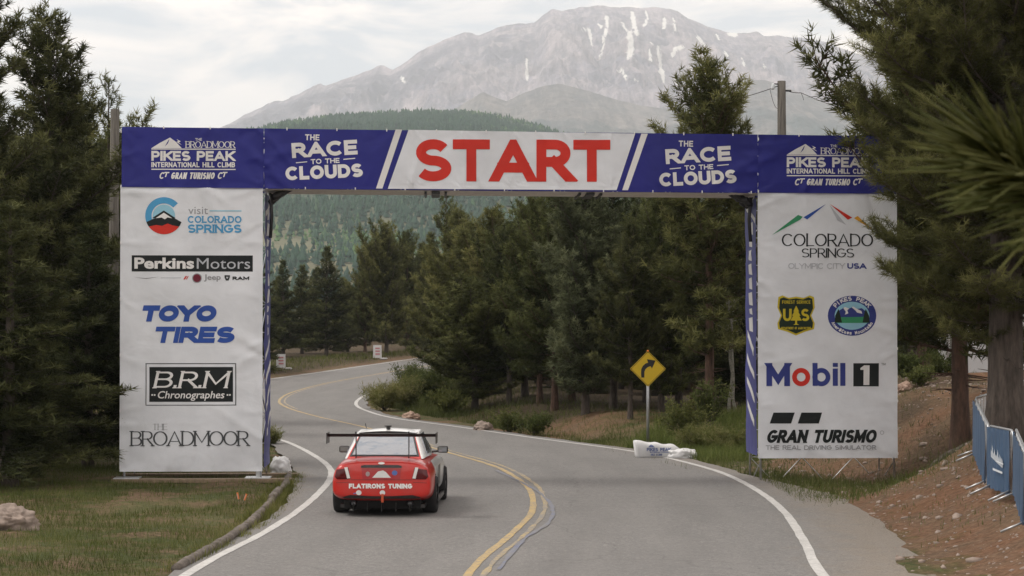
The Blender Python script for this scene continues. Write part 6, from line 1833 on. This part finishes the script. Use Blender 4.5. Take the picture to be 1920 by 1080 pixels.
shrub(1000, 62.5, 1.5, .6, 'low shrub at the edge of the road in the middle of the verge', 5, 1500)
shrub(955, 63.5, 1.3, .7, 'low dark shrub right of the road edge boulder', 6, 1500)
shrub(720, 80.5, 2.2, .9, 'willowy bush at the apex of the bend', 7, 3000, GRASS, (.18, .018))
shrub(765, 82, 2.4, 1.25, 'bush behind the pinkish boulder', 8, 3200, GRASS, (.18, .018))
shrub(815, 84, 2.6, 1.5, 'larger bush right of the pinkish boulder', 9, 3400, SHRUB, (.15, .03))
shrub(842, 76, 1.8, .9, 'bush between the two roadside boulders', 10, 2600, SHRUB, (.12, .03))
shrub(775, 93, 2.5, 1.4, 'bush farther round the inside of the bend', 11, 3000, SHRUB, (.15, .03))
shrub(1725, 52, .9, .5, 'small shrub on the bank beside the young pine', 12, 900)
shrub(1700, 56, 1.3, .7, 'scrubby bush by the outer edge of the right tower', 14, 1500)
shrub(1765, 57, 1.2, .8, 'scrubby bush left of the white post', 15, 1500)
shrub(505, 57, 1.0, .45, 'weedy clump behind the left tower foot', 13, 900, GRASS, (.15, .016))

# pebbles and chips scattered on the right bank
def pebbles(n, seed):
    r = np.random.default_rng(seed); X = r.uniform(5.4, 12, n); Y = r.uniform(24, 58, n); Z = h_np(X, Y); s = r.exponential(.014, n) + .008
    ph = (1 + 5 ** .5) / 2
    ico = np.array([(-1, ph, 0), (1, ph, 0), (-1, -ph, 0), (1, -ph, 0), (0, -1, ph), (0, 1, ph), (0, -1, -ph), (0, 1, -ph), (ph, 0, -1), (ph, 0, 1), (-ph, 0, -1), (-ph, 0, 1)], float) / 1.9 * np.array([1, 1, .7])
    icf = np.array([(0, 11, 5), (0, 5, 1), (0, 1, 7), (0, 7, 10), (0, 10, 11), (1, 5, 9), (5, 11, 4), (11, 10, 2), (10, 7, 6), (7, 1, 8), (3, 9, 4), (3, 4, 2), (3, 2, 6), (3, 6, 8), (3, 8, 9), (4, 9, 5), (2, 4, 11), (6, 2, 10), (8, 6, 7), (9, 8, 1)])
    oct_ = np.array([(1, 0, 0), (-1, 0, 0), (0, 1, 0), (0, -1, 0), (0, 0, .7), (0, 0, -.7)], float); tf = np.array([(0, 2, 4), (2, 1, 4), (1, 3, 4), (3, 0, 4), (2, 0, 5), (1, 2, 5), (3, 1, 5), (0, 3, 5)])
    V = np.stack([X, Y, Z], 1)[:, None] + ico[None] * s[:, None, None] * r.uniform(.65, 1.35, (n, 12, 1)) * r.uniform(.6, 1.4, (n, 1, 3))
    o = np_mesh('pebbles', V.reshape(-1, 3), (np.arange(n)[:, None, None] * 12 + icf[None]).reshape(-1, 3), ROCK2); tag(o, 'loose pebbles scattered on the dirt bank', 'pebbles', kind='stuff')
pebbles(4500, 2)

# ================================================================== HAZE
b = NB('haze_air'); b.t.nodes.remove(b.p)
pv = b.n('ShaderNodeVolumePrincipled'); pv.inputs['Density'].default_value = HAZE_DENSITY; pv.inputs['Color'].default_value = (0.88, 0.95, 1.0, 1); pv.inputs['Anisotropy'].default_value = 0.2
b.l(pv.outputs[0], b.o.inputs['Volume'])
bm = bmesh.new(); bm_box(bm, (0, 5400, 780), (30000, 18000, 1564)); hzb = from_bm('haze', bm, b.m); tag(hzb, 'pale summer haze in the air', 'haze', kind='stuff')
hzb.display_type = 'WIRE'
